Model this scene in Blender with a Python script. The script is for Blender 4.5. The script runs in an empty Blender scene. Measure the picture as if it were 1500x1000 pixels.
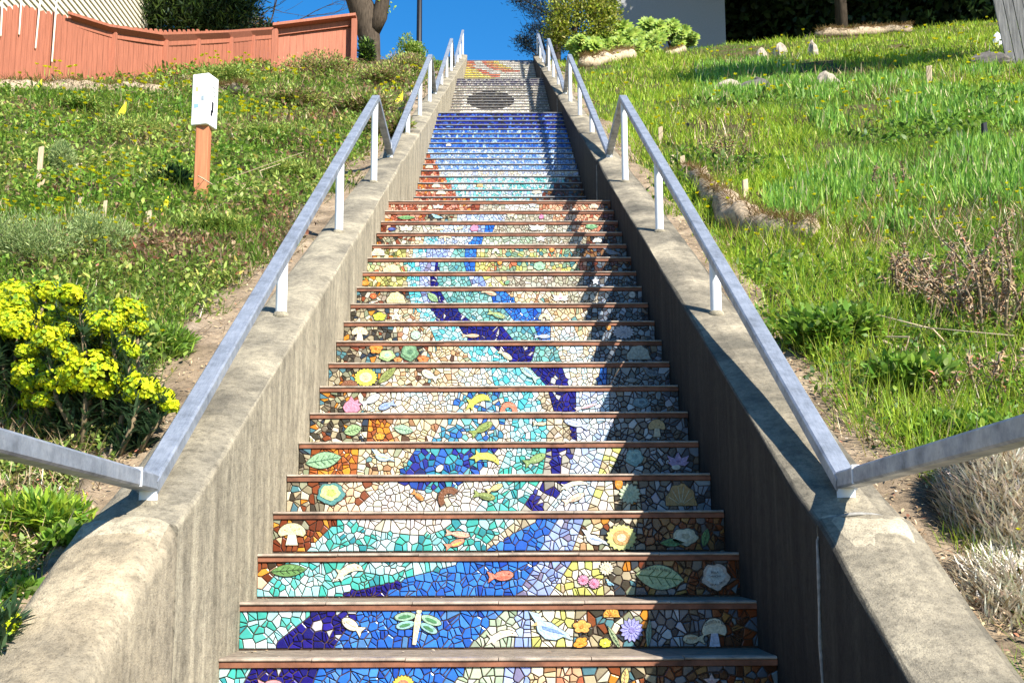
import bpy, math, random
import numpy as np
from mathutils import Vector

RNG = np.random.default_rng(7)
random.seed(7)
scene = bpy.context.scene

# ------------------------------------------------------------------ camera
FOC, PITCH, YAW, ROLL = 1700.0, 0.1617, 0.0094, -0.0039      # focal length in pixels of a 1500 px wide frame
CAM = np.array([0.0101, 0.0, 0.0])


def ray(px, py):
    X, Y = px - 750.0, py - 500.0
    cr, sr = math.cos(ROLL), math.sin(ROLL)
    x = (X * cr + Y * sr) / FOC
    u = -(-X * sr + Y * cr) / FOC
    cp, sp = math.cos(PITCH), math.sin(PITCH)
    yy, z = cp - u * sp, sp + u * cp
    cy, sy = math.cos(YAW), math.sin(YAW)
    return np.array([x * cy + yy * sy, -x * sy + yy * cy, z])


def aty(px, py, y):
    r = ray(px, py)
    return CAM + r * (y / r[1])


def atx(px, py, x):
    r = ray(px, py)
    return CAM + r * ((x - CAM[0]) / r[0])


def proj(P):
    P = np.atleast_2d(np.asarray(P, float)) - CAM
    cy, sy = math.cos(YAW), math.sin(YAW)
    x = P[:, 0] * cy - P[:, 1] * sy
    y = P[:, 0] * sy + P[:, 1] * cy
    z = P[:, 2]
    cp, sp = math.cos(PITCH), math.sin(PITCH)
    d = y * cp + z * sp
    u = z * cp - y * sp
    X, Y = FOC * x / d, -FOC * u / d
    cr, sr = math.cos(ROLL), math.sin(ROLL)
    return np.stack([750 + X * cr - Y * sr, 500 + X * sr + Y * cr], 1)


cd = bpy.data.cameras.new('camera')
cam = bpy.data.objects.new('camera', cd)
scene.collection.objects.link(cam)
fw = ray(750, 500)
rt = ray(750 + FOC, 500) - fw
up = ray(750, 500 - FOC) - fw
from mathutils import Matrix
M = Matrix(((rt[0], up[0], -fw[0], CAM[0]), (rt[1], up[1], -fw[1], CAM[1]), (rt[2], up[2], -fw[2], CAM[2]), (0, 0, 0, 1)))
cam.matrix_world = M
cd.sensor_width = 36.0
cd.lens = 36.0 * FOC / 1500.0
cd.clip_start = 0.05
cd.clip_end = 600.0
scene.camera = cam

# ------------------------------------------------------------------ sky, sun, exposure
SUN = np.array([-1.0, 1.15, -1.22])          # the way the sunlight travels: from behind and to the right
SUN /= np.linalg.norm(SUN)
EL = math.asin(-SUN[2])
AZ = math.atan2(-SUN[0], -SUN[1])            # compass angle of the sun, clockwise from +Y
world = bpy.data.worlds.new('World')
scene.world = world
world.use_nodes = True
nt = world.node_tree
bg = nt.nodes['Background']
sky = nt.nodes.new('ShaderNodeTexSky')
sky.sky_type = 'NISHITA'
sky.sun_disc = False
sky.sun_elevation = EL
sky.sun_rotation = AZ
sky.altitude = 100
sky.air_density = 1.0
sky.dust_density = 0.1
sky.ozone_density = 4.0
hs = nt.nodes.new('ShaderNodeHueSaturation')
hs.inputs['Saturation'].default_value = 1.34
nt.links.new(sky.outputs[0], hs.inputs['Color'])
nt.links.new(hs.outputs[0], bg.inputs[0])
bg.inputs[1].default_value = 0.088
sl = bpy.data.lights.new('sun', 'SUN')
sl.energy = 5.0
sl.angle = math.radians(0.53)
sl.color = (1.0, 0.94, 0.84)
so = bpy.data.objects.new('sun', sl)
scene.collection.objects.link(so)
so.rotation_euler = Vector(SUN).to_track_quat('-Z', 'Y').to_euler()
so.location = (20, -20, 30)
scene.view_settings.view_transform = 'Standard'
scene.view_settings.look = 'None'
scene.view_settings.gamma = 1.0
scene.view_settings.exposure = 1.3

# ------------------------------------------------------------------ helpers
COL = scene.collection
LOCAL = False


def lin(c):
    return tuple((x / 12.92 if x <= 0.04045 else ((x + 0.055) / 1.055) ** 2.4) for x in c)


def hx(s):
    return lin(tuple(int(s[i:i + 2], 16) / 255.0 for i in (0, 2, 4)))


def mesh_obj(name, verts, faces, mat, parent=None, vcol=None, smooth=False):
    me = bpy.data.meshes.new(name)
    me.from_pydata([tuple(v) for v in verts], [], faces)
    if vcol is not None:
        at = me.color_attributes.new('Col', 'FLOAT_COLOR', 'POINT')
        a = np.ones((len(verts), 4), np.float32)
        a[:, :3] = np.asarray(vcol, np.float32)
        at.data.foreach_set('color', a.ravel())
    if smooth:
        me.polygons.foreach_set('use_smooth', [True] * len(me.polygons))
    me.update()
    o = bpy.data.objects.new(name, me)
    if mat is not None:
        me.materials.append(mat)
    COL.objects.link(o)
    if parent is not None:
        o.parent = parent
        if parent.type == 'EMPTY' and not LOCAL:      # vertices are given in world coordinates
            o.location = -parent.location
    return o


def link_copy(o, parent=None, loc=None):
    c = o.copy()
    COL.objects.link(c)
    if parent is not None:
        c.parent = parent
    if loc is not None:
        c.location = loc
    return c


def tag(o, label=None, cat=None, group=None, kind=None):
    if label:
        o['label'] = label
    if cat:
        o['category'] = cat
    if group:
        o['group'] = group
    if kind:
        o['kind'] = kind
    return o


def thing(name, label, cat, loc=(0, 0, 0), group=None, rotz=0.0):
    o = bpy.data.objects.new(name, None)
    o.empty_display_size = 0.1
    COL.objects.link(o)
    o.location = loc
    o.rotation_euler = (0, 0, rotz)
    return tag(o, label, cat, group)


class MB:
    """collects vertices, faces and colours for ONE mesh object"""

    def __init__(self):
        self.v, self.f, self.c = [], [], []

    def add(self, vs, fs, col=(1, 1, 1)):
        n = len(self.v)
        self.v += [tuple(p) for p in vs]
        self.f += [tuple(i + n for i in f) for f in fs]
        if np.ndim(col) == 1:
            self.c += [tuple(col)] * len(vs)
        else:
            self.c += [tuple(q) for q in col]

    def box(self, x0, x1, y0, y1, z0, z1, col=(1, 1, 1), bev=0.0):
        if bev <= 0:
            vs = [(x, y, z) for z in (z0, z1) for y in (y0, y1) for x in (x0, x1)]
            fs = [(0, 2, 3, 1), (4, 5, 7, 6), (0, 1, 5, 4), (2, 6, 7, 3), (0, 4, 6, 2), (1, 3, 7, 5)]
            self.add(vs, fs, col)
            return
        b = bev
        vs = []
        lo, hi = (x0, y0, z0), (x1, y1, z1)
        idx = {}
        for sx in (0, 1):
            for sy in (0, 1):
                for sz in (0, 1):
                    s = (sx, sy, sz)
                    for ax in range(3):
                        p = []
                        for k in range(3):
                            e = hi[k] if s[k] else lo[k]
                            if k != ax:
                                e += -b if s[k] else b
                            p.append(e)
                        idx[(s, ax)] = len(vs)
                        vs.append(tuple(p))
        fs = []
        for ax in range(3):
            o1, o2 = [k for k in range(3) if k != ax]
            for sd in (0, 1):
                q = []
                for (a, c) in ((0, 0), (1, 0), (1, 1), (0, 1)):
                    s = [0, 0, 0]
                    s[ax] = sd
                    s[o1] = a
                    s[o2] = c
                    q.append(idx[(tuple(s), ax)])
                fs.append(tuple(q))
        for ax in range(3):            # edges along ax
            o1, o2 = [k for k in range(3) if k != ax]
            for a in (0, 1):
                for c in (0, 1):
                    s0 = [0, 0, 0]
                    s0[o1] = a
                    s0[o2] = c
                    s1 = list(s0)
                    s1[ax] = 1
                    s0, s1 = tuple(s0), tuple(s1)
                    fs.append((idx[(s0, o1)], idx[(s1, o1)], idx[(s1, o2)], idx[(s0, o2)]))
        for sx in (0, 1):
            for sy in (0, 1):
                for sz in (0, 1):
                    s = (sx, sy, sz)
                    fs.append((idx[(s, 0)], idx[(s, 1)], idx[(s, 2)]))
        self.add(vs, fs, col)

    def tube(self, pts, rad, n=8, col=(1, 1, 1), caps=True):
        pts = [np.asarray(p, float) for p in pts]
        if np.ndim(rad) == 0:
            rad = [rad] * len(pts)
        vs = []
        prev = None
        for i, p in enumerate(pts):
            d = pts[min(i + 1, len(pts) - 1)] - pts[max(i - 1, 0)]
            d = d / (np.linalg.norm(d) + 1e-9)
            if prev is None:
                a = np.array([1., 0, 0]) if abs(d[0]) < 0.8 else np.array([0, 1., 0])
            else:
                a = prev
            u = a - d * a.dot(d)
            u /= np.linalg.norm(u) + 1e-9
            prev = u
            w = np.cross(d, u)
            for k in range(n):
                t = 2 * math.pi * k / n
                vs.append(p + rad[i] * (math.cos(t) * u + math.sin(t) * w))
        fs = []
        for i in range(len(pts) - 1):
            for k in range(n):
                fs.append((i * n + k, i * n + (k + 1) % n, (i + 1) * n + (k + 1) % n, (i + 1) * n + k))
        if caps:
            fs.append(tuple(range(n - 1, -1, -1)))
            fs.append(tuple((len(pts) - 1) * n + k for k in range(n)))
        self.add(vs, fs, col)

    def build(self, name, mat, parent=None, smooth=False, usecol=True):
        return mesh_obj(name, self.v, self.f, mat, parent, self.c if usecol else None, smooth)


# ------------------------------------------------------------------ materials
def nodes_of(m):
    m.use_nodes = True
    t = m.node_tree
    return t, t.nodes['Principled BSDF']


def N(t, kind, **kw):
    n = t.nodes.new(kind)
    for k, v in kw.items():
        if k in n.inputs:
            n.inputs[k].default_value = v
        else:
            setattr(n, k, v)
    return n


def ramp(t, src, stops):
    r = t.nodes.new('ShaderNodeValToRGB')
    e = r.color_ramp.elements
    while len(e) < len(stops):
        e.new(0.5)
    for el, (p, c) in zip(e, stops):
        el.position = p
        el.color = (*c, 1)
    t.links.new(src, r.inputs[0])
    return r.outputs[0]


def mixc(t, fac, a, b, mode='MIX'):
    n = t.nodes.new('ShaderNodeMix')
    n.data_type = 'RGBA'
    n.blend_type = mode
    for sock, v in ((n.inputs[0], fac), (n.inputs[6], a), (n.inputs[7], b)):
        if hasattr(v, 'is_output') or isinstance(v, bpy.types.NodeSocket):
            t.links.new(v, sock)
        else:
            sock.default_value = v if np.ndim(v) == 0 else (*v, 1)
    return n.outputs[2]


def bump(t, bs, height, strength=0.3, dist=0.01):
    b = t.nodes.new('ShaderNodeBump')
    b.inputs['Strength'].default_value = strength
    b.inputs['Distance'].default_value = dist
    t.links.new(height, b.inputs['Height'])
    t.links.new(b.outputs[0], bs.inputs['Normal'])


def coords(t, scale=(1, 1, 1), obj=True):
    ge = t.nodes.new('ShaderNodeNewGeometry')          # world position, so that copies do not repeat a pattern
    mp = t.nodes.new('ShaderNodeMapping')
    mp.inputs['Scale'].default_value = scale
    t.links.new(ge.outputs['Position'], mp.inputs[0])
    return mp.outputs[0]


def noise(t, vec, scale, detail=4, rough=0.6):
    n = t.nodes.new('ShaderNodeTexNoise')
    n.inputs['Scale'].default_value = scale
    n.inputs['Detail'].default_value = detail
    n.inputs['Roughness'].default_value = rough
    t.links.new(vec, n.inputs['Vector'])
    return n.outputs[0]


def mat_concrete(name, base, dark, pale, streak=0.6, sdark=None, spale=None):
    m = bpy.data.materials.new(name)
    t, b = nodes_of(m)
    co = coords(t)
    st = coords(t, (9.0, 9.0, 0.7))
    n1 = noise(t, co, 2.3, 6, 0.65)
    n2 = noise(t, co, 38, 5, 0.7)
    n3 = noise(t, st, 1.4, 5, 0.65)
    c1 = ramp(t, n1, [(0.36, dark), (0.52, base), (0.66, pale)])
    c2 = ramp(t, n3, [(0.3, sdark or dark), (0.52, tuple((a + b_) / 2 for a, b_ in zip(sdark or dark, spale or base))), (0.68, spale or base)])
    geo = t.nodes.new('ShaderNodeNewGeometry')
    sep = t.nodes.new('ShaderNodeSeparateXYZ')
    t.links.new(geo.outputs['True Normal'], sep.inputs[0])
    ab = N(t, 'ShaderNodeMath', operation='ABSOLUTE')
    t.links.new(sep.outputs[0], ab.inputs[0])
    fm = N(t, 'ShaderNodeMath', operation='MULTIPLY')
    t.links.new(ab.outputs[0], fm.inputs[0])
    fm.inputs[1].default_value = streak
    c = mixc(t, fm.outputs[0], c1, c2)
    sp = ramp(t, n2, [(0.3, (0.5, 0.5, 0.5)), (0.52, (1, 1, 1)), (0.75, (1.2, 1.2, 1.16))])
    c = mixc(t, 0.8, c, sp, 'MULTIPLY')
    n4 = noise(t, co, 170, 3, 0.7)
    pr = ramp(t, n4, [(0.33, (0.35, 0.34, 0.32)), (0.43, (0.95, 0.95, 0.95)), (0.7, (1.12, 1.12, 1.1))])
    c = mixc(t, 0.65, c, pr, 'MULTIPLY')
    n5 = noise(t, co, 6.5, 7, 0.75)
    st5 = ramp(t, n5, [(0.36, (0.42, 0.42, 0.42)), (0.5, (1, 1, 1)), (0.66, (1.12, 1.11, 1.08))])
    c = mixc(t, 0.5, c, st5, 'MULTIPLY')
    # hairline cracks
    vo = t.nodes.new('ShaderNodeTexVoronoi')
    vo.feature = 'DISTANCE_TO_EDGE'
    vo.inputs['Scale'].default_value = 1.3
    wv = noise(t, co, 5, 4, 0.7)
    mw = t.nodes.new('ShaderNodeVectorMath')
    mw.operation = 'ADD'
    cmb = t.nodes.new('ShaderNodeCombineXYZ')
    for k in range(3):
        t.links.new(wv, cmb.inputs[k])
    t.links.new(co, mw.inputs[0])
    t.links.new(cmb.outputs[0], mw.inputs[1])
    t.links.new(mw.outputs[0], vo.inputs['Vector'])
    cr = ramp(t, vo.outputs['Distance'], [(0.0, (1, 1, 1)), (0.006, (0, 0, 0))])
    gate = ramp(t, noise(t, co, 0.9, 2), [(0.52, (0, 0, 0)), (0.6, (0.55, 0.55, 0.55))])
    cf = mixc(t, 1.0, cr, gate, 'MULTIPLY')
    c = mixc(t, cf, c, (0.05, 0.045, 0.035))
    t.links.new(c, b.inputs['Base Color'])
    b.inputs['Roughness'].default_value = 0.88
    b.inputs['Specular IOR Level'].default_value = 0.25
    h = mixc(t, 0.5, n2, n4)
    bump(t, b, h, 0.7, 0.012)
    return m


def mat_vcol(name, rough=0.5, spec=0.4, var=0.0, vscale=30, trans=0.0, bumpy=0.0, coat=0.0):
    m = bpy.data.materials.new(name)
    t, b = nodes_of(m)
    a = t.nodes.new('ShaderNodeAttribute')
    a.attribute_name = 'Col'
    c = a.outputs['Color']
    if var > 0 or bumpy > 0:
        n = noise(t, coords(t), vscale, 4, 0.6)
        if var > 0:
            v = ramp(t, n, [(0.25, (1 - var,) * 3), (0.75, (1 + var,) * 3)])
            c = mixc(t, 1.0, c, v, 'MULTIPLY')
        if bumpy > 0:
            bump(t, b, n, bumpy, 0.01)
    t.links.new(c, b.inputs['Base Color'])
    b.inputs['Roughness'].default_value = rough
    b.inputs['Specular IOR Level'].default_value = spec
    if coat:
        b.inputs['Coat Weight'].default_value = coat
        b.inputs['Coat Roughness'].default_value = 0.12
    if trans > 0:
        tr = t.nodes.new('ShaderNodeBsdfTranslucent')
        t.links.new(c, tr.inputs[0])
        mx = t.nodes.new('ShaderNodeMixShader')
        mx.inputs[0].default_value = trans
        out = t.nodes['Material Output']
        t.links.new(b.outputs[0], mx.inputs[1])
        t.links.new(tr.outputs[0], mx.inputs[2])
        t.links.new(mx.outputs[0], out.inputs[0])
    return m


def mat_flat(name, col, rough=0.6, metal=0.0, var=0.15, scale=20, bumpy=0.1, stretch=(1, 1, 1), spec=0.4):
    m = bpy.data.materials.new(name)
    t, b = nodes_of(m)
    n = noise(t, coords(t, stretch), scale, 5, 0.65)
    c = ramp(t, n, [(0.3, tuple(x * (1 - var) for x in col)), (0.7, tuple(min(1, x * (1 + var)) for x in col))])
    t.links.new(c, b.inputs['Base Color'])
    b.inputs['Roughness'].default_value = rough
    b.inputs['Metallic'].default_value = metal
    b.inputs['Specular IOR Level'].default_value = spec
    if bumpy:
        bump(t, b, n, bumpy, 0.005)
    return m


def mat_rail():
    m = bpy.data.materials.new('galvanised_rail')
    t, b = nodes_of(m)
    co = coords(t)
    n1 = noise(t, co, 9, 6, 0.7)
    n2 = noise(t, coords(t, (40, 3, 3)), 6, 5, 0.7)
    n3 = noise(t, co, 60, 4, 0.7)
    c = ramp(t, n1, [(0.3, (0.15, 0.17, 0.20)), (0.48, (0.27, 0.30, 0.35)), (0.68, (0.40, 0.43, 0.48))])
    c = mixc(t, 0.5, c, ramp(t, n2, [(0.35, (0.6, 0.6, 0.6)), (0.6, (1.15, 1.15, 1.15))]), 'MULTIPLY')
    rust = ramp(t, n3, [(0.66, (0, 0, 0)), (0.74, (0.7, 0.7, 0.7))])
    c = mixc(t, rust, c, (0.10, 0.075, 0.06))
    t.links.new(c, b.inputs['Base Color'])
    b.inputs['Metallic'].default_value = 0.45
    ro = ramp(t, n1, [(0.3, (0.62, 0.62, 0.62)), (0.7, (0.38, 0.38, 0.38))])
    t.links.new(ro, b.inputs['Roughness'])
    bump(t, b, n3, 0.2, 0.003)
    return m


M_WALL = mat_concrete('weathered_concrete', (0.2421, 0.2143, 0.1593), (0.1256, 0.1130, 0.0888), (0.3767, 0.3329, 0.2413), 0.9, (0.2011, 0.1743, 0.1253), (0.4656, 0.4090, 0.2962))
M_WALL_L0 = mat_concrete('sandy_worn_concrete', (0.3485, 0.2856, 0.1922), (0.1936, 0.1646, 0.1183), (0.4840, 0.4066, 0.2760), 0.7, (0.1646, 0.1452, 0.1084), (0.4259, 0.3678, 0.2661))
M_WALL_R = mat_concrete('stained_shade_concrete', (0.2554, 0.2225, 0.1635), (0.1277, 0.1149, 0.0876), (0.4104, 0.3570, 0.2578), 1.0, (0.0091, 0.0087, 0.0084), (0.0380, 0.0350, 0.0289))  # dark stains, plus the right wall's shade put into the side-face streak colours
M_APRON = mat_concrete('sandy_concrete', (0.2691, 0.2016, 0.1337), (0.1346, 0.1008, 0.0644), (0.3726, 0.2923, 0.2030), 0.2)
M_STEP = mat_flat('step_concrete', (0.1870, 0.1487, 0.1105), 0.9, 0, 0.35, 25, 0.3)
M_GROUT = mat_flat('brown_grout', (0.06, 0.034, 0.022), 0.9, 0, 0.35, 60, 0.3)
M_NOSE = mat_flat('nosing_glaze', (0.3240, 0.2610, 0.2025), 0.42, 0, 0.5, 14, 0.15, (1, 1, 1))
M_NOSEG = mat_flat('grey_nosing', (0.30, 0.30, 0.30), 0.5, 0, 0.25, 26, 0.15)
M_BANDG = mat_flat('grey_band', (0.10, 0.085, 0.08), 0.7, 0, 0.3, 30, 0.2)
M_BAND = mat_flat('terracotta_band', (0.19, 0.075, 0.04), 0.7, 0, 0.55, 11, 0.2)
M_TILE = mat_vcol('glazed_tile', 0.24, 0.45, 0.16, 38, 0, 0.10)
M_CERAMIC = mat_vcol('hand_glazed_ceramic', 0.34, 0.5, 0.36, 95, 0, 0.45)
M_LEAF = mat_vcol('leaf', 0.5, 0.3, 0, 30, 0.38)
M_GRASS = mat_vcol('grass_blade', 0.5, 0.3, 0, 30, 0.42)
M_PETAL = mat_vcol('petal', 0.6, 0.2, 0, 30, 0.35)
M_DRY = mat_vcol('dry_stem', 0.85, 0.15)
M_RAIL = mat_rail()
M_POST = mat_flat('painted_post', (0.66, 0.68, 0.70), 0.4, 0.0, 0.06, 20, 0.05)
M_BARK = mat_flat('bark', (0.065, 0.05, 0.036), 0.95, 0, 0.5, 9, 0.8, (3, 3, 0.6), 0.1)
M_WATTLE = mat_flat('jute_wattle', (0.34, 0.265, 0.18), 0.95, 0, 0.55, 22, 1.0, (1, 1, 1), 0.1)
M_STAKE = mat_flat('wooden_stake', (0.46, 0.36, 0.24), 0.85, 0, 0.3, 30, 0.3, (4, 4, 0.6), 0.2)
M_FENCE = mat_flat('salmon_stained_wood', (0.3120, 0.1108, 0.0647), 0.75, 0, 0.22, 5, 0.2, (7, 7, 0.5), 0.25)
M_GREYWOOD = mat_flat('weathered_grey_wood', (0.22, 0.21, 0.2), 0.9, 0, 0.45, 6, 0.4, (7, 7, 0.4), 0.15)
M_SIDING = mat_flat('cream_siding', (0.6120, 0.5580, 0.4320), 0.6, 0, 0.06, 8, 0.05)
M_STUCCO = mat_flat('grey_stucco', (0.25, 0.25, 0.25), 0.9, 0, 0.12, 30, 0.3)
M_WHITEBOX = mat_flat('white_sign_paint', (0.83, 0.83, 0.82), 0.4, 0, 0.04, 10, 0.02)
M_BLACKMETAL = mat_flat('black_lamp_post', (0.012, 0.012, 0.014), 0.5, 0.3, 0.2, 10, 0.05)
M_FLAG = mat_flat('yellow_flag', (0.82, 0.72, 0.02), 0.6, 0, 0.06, 10, 0)
M_ROCK = mat_flat('field_rock', (0.33, 0.28, 0.22), 0.92, 0, 0.4, 14, 0.7, (1, 1, 1), 0.15)
M_INK = mat_flat('dark_lettering', (0.02, 0.02, 0.025), 0.6, 0, 0, 10, 0)


def mat_soil():
    m = bpy.data.materials.new('soil')
    t, b = nodes_of(m)
    co = coords(t)
    n1 = noise(t, co, 1.6, 6, 0.7)
    n2 = noise(t, co, 22, 6, 0.7)
    c1 = ramp(t, n1, [(0.35, (0.085, 0.062, 0.036)), (0.5, (0.085, 0.075, 0.034)), (0.65, (0.065, 0.085, 0.026))])
    c2 = ramp(t, n2, [(0.3, (0.35, 0.35, 0.35)), (0.7, (1.5, 1.45, 1.35))])
    c = mixc(t, 1.0, c1, c2, 'MULTIPLY')
    t.links.new(c, b.inputs['Base Color'])
    b.inputs['Roughness'].default_value = 0.95
    b.inputs['Specular IOR Level'].default_value = 0.1
    bump(t, b, n2, 0.9, 0.03)
    return m


M_SOIL = mat_soil()

# ------------------------------------------------------------------ the place's measures
W2 = 0.9                      # half the clear width of the stairs
RISE, TREAD = 0.16, 0.276
PERY, PERZ = 7.02, 3.36       # one flight of 21 risers plus its landing
NY0, NZ0 = 3.5658, -0.562     # first nosing of the lowest flight in view
JY = 3.31                     # where a wall section starts
SL = PERZ / PERY
WT = 0.27                     # wall thickness


def zw(y):
    return SL * (y - JY)


def wob(x, y, s=1.0, seed=0):
    """smooth cheap noise, about -1..1"""
    r = np.random.default_rng(100 + seed)
    out = 0
    for k in range(6):
        a, f, ph = r.uniform(0, 6.28), s * r.uniform(0.6, 2.2), r.uniform(0, 6.28)
        out = out + np.sin((np.cos(a) * x + np.sin(a) * y) * f + ph)
    return out / 3.0


def gz(x, y):
    """height of the hillside"""
    x = np.asarray(x, float)
    y = np.asarray(y, float)
    yy = np.where(y < 29.3, y, 29.3 + 2.0 * (1 - np.exp(-(y - 29.3).clip(0) / 2.0)))
    base = zw(yy) + 0.04 * (y - 29.3).clip(0)
    s = (np.abs(x) - 1.17).clip(0)
    left = base - 0.10 + 0.02 * s + 0.07 * wob(x, y, 1.3, 1) * (s / (s + 0.5)) + 0.03 * wob(x, y, 5, 2) * (s / (s + 0.3))
    right = base - 0.20 + 0.095 * np.minimum(s, 12) + 0.08 * wob(x, y, 1.1, 3) * (s / (s + 0.6)) + 0.03 * wob(x, y, 5, 4) * (s / (s + 0.3))
    z = np.where(x < 0, left, right)
    under = np.where(y > 31.5, base - 0.3, base - 1.35)
    return np.where(np.abs(x) < 1.1, under, z)


def gp(px, py):
    """where the sight line through a pixel meets the hillside"""
    r = ray(px, py)
    ts = np.linspace(1.5, 70, 3000)
    P = CAM[None] + ts[:, None] * r[None]
    h = P[:, 2] - gz(P[:, 0], P[:, 1])
    k = np.argmax(h < 0) if (h < 0).any() else len(ts) - 1
    p = P[k].copy()
    p[2] = gz(p[0], p[1])
    return p


# the hillside: one sheet
def terrain():
    xs = np.concatenate([np.linspace(-60, -16, 12), np.linspace(-15, -3, 50), np.linspace(-2.9, -1.15, 22), [-1.09, 0, 1.09],
                         np.linspace(1.15, 2.9, 22), np.linspace(3, 16, 54), np.linspace(17, 60, 12)])
    ys = np.concatenate([np.linspace(-6, 1.5, 14), np.linspace(1.6, 12, 100), np.linspace(12.2, 34, 90), np.linspace(35, 160, 26)])
    X, Y = np.meshgrid(xs, ys)
    Z = gz(X, Y)
    v = np.stack([X, Y, Z], -1).reshape(-1, 3)
    nx = len(xs)
    f = [(j * nx + i, j * nx + i + 1, (j + 1) * nx + i + 1, (j + 1) * nx + i) for j in range(len(ys) - 1) for i in range(nx - 1)]
    o = mesh_obj('ground', v, f, M_SOIL, smooth=True)
    tag(o, kind='structure')


terrain()


# sandy concrete aprons along the outer sides of the walls
def apron(name, side):
    ys = np.arange(0.0, 30.5, 0.12)
    v, f = [], []
    for y in ys:
        w = 0.30 + 0.07 * float(wob(side * 3, y, 2.2, 8 + side)) + 0.02 * float(wob(side, y, 14, 12))
        if side < 0:
            w *= min(1.0, max(0.25, (y - 2.9) / 1.4))
        for k, (dx, dz) in enumerate(((0.0, 0), (0.33, 0), (0.72, 0.01), (1.0, 0.0), (1.0, -0.25))):
            off = -0.045 if side < 0 else -0.13
            v.append((side * (1.165 + w * dx), y, zw(y) + off + dz + 0.012 * float(wob(side + k, y, 6, 9))))
    n = 5
    for j in range(len(ys) - 1):
        for k in range(n - 1):
            a = (j * n + k, j * n + k + 1, (j + 1) * n + k + 1, (j + 1) * n + k)
            f.append(a if side > 0 else a[::-1])
    tag(mesh_obj(name, v, f, M_APRON, smooth=True), kind='structure')


apron('path_edge_left', -1)
apron('path_edge_right', 1)

# ------------------------------------------------------------------ side walls
WALLNAMES = ['below the lowest rail joint', 'beside the lowest mosaic flight', 'beside the blue flight', 'beside the grey and white flight', 'beside the topmost sun flight']


def wall(side, k):
    y0 = JY + (k - 1) * PERY
    y1 = y0 + PERY
    if k == 0:
        y0 = -3.2
    if k == 4:
        y1 = y0 + PERY - 1.3
    big = k == 0 and side < 0
    r = 0.055 if big else 0.012
    prof = []       # (dx from the inner face, dz from the top line)
    for z in (-1.5, -0.9, -0.5, -0.25, -r - 0.02):
        prof.append((0.0, z))
    for a in (0, 30, 60, 90):
        prof.append((r - r * math.cos(math.radians(a)), -r + r * math.sin(math.radians(a))))
    for x in (0.09, 0.14, 0.19):
        prof.append((x, 0.004))
    for a in (90, 45, 0):
        prof.append((WT - 0.03 + 0.03 * math.cos(math.radians(a)), -0.03 + 0.03 * math.sin(math.radians(a))))
    prof.append((WT + (0.10 if big else 0.01), -0.5 if not big else -0.3))
    ys = np.linspace(y0 + 0.004, y1 - 0.004, max(8, int((y1 - y0) / 0.11)))
    v = []
    rg = np.random.default_rng(50 + k * 2 + (side > 0))
    for j, y in enumerate(ys):
        hump = 0.0
        if k > 0:
            hump = 0.018 * math.exp(-((y - y0) / 0.16) ** 2)
        if k >= 0:
            hump += 0.03 * math.exp(-((y - y1) / 0.35) ** 2)
        for i, (dx, dz) in enumerate(prof):
            jit = 0.004 * float(wob(dx * 9 + i, y, 4, 20 + k)) + rg.normal(0, 0.0009)
            crown = 0.012 * math.sin(math.pi * min(1, max(0, dx / WT)))
            top = dz > -0.2
            v.append((side * (W2 + dx + (jit if not top else jit * 0.5)), y, zw(y) + dz + (hump + crown + jit if top else 0)))
    n = len(prof)
    f = []
    for j in range(len(ys) - 1):
        for i in range(n - 1):
            q = (j * n + i, j * n + i + 1, (j + 1) * n + i + 1, (j + 1) * n + i)
            f.append(q if side > 0 else q[::-1])
    f.append(tuple(range(n)) if side < 0 else tuple(range(n - 1, -1, -1)))
    e = [(len(ys) - 1) * n + i for i in range(n)]
    f.append(tuple(e[::-1]) if side < 0 else tuple(e))
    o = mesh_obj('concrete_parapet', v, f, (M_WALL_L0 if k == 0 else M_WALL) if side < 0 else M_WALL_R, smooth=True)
    o.data.set_sharp_from_angle(angle=math.radians(50))
    sd = 'left' if side < 0 else 'right'
    tag(o, 'weathered concrete parapet on the %s, %s' % (sd, WALLNAMES[k]), 'parapet', 'sloping parapets along the stairs')
    if k > 0 and side > 0:                     # the mortared joint at the lower end of a section
        mb = MB()
        zt = zw(y0)
        pts = []
        for i in range(14):
            t = i / 13
            pts.append((side * (W2 - 0.003), y0 + 0.01 * math.sin(t * 17 + k), zt - 1.25 + 1.22 * t))
        for i in range(1, 9):
            t = i / 8
            pts.append((side * (W2 + 0.004 + t * (WT - 0.03)), y0 + 0.012 * math.sin(t * 9 + k), zt + 0.022 + 0.022 * math.sin(math.pi * t)))
        mb.tube(pts, [0.0035 + 0.0025 * abs(math.sin(i * 1.7)) for i in range(len(pts))], 6)
        mb.build('mortar_joint', M_MORTAR, o, True, False)


M_MORTAR = mat_flat('pale_mortar', (0.24, 0.23, 0.21), 0.9, 0, 0.45, 40, 0.4)
for side in (-1, 1):
    for k in range(5):
        wall(side, k)

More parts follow.
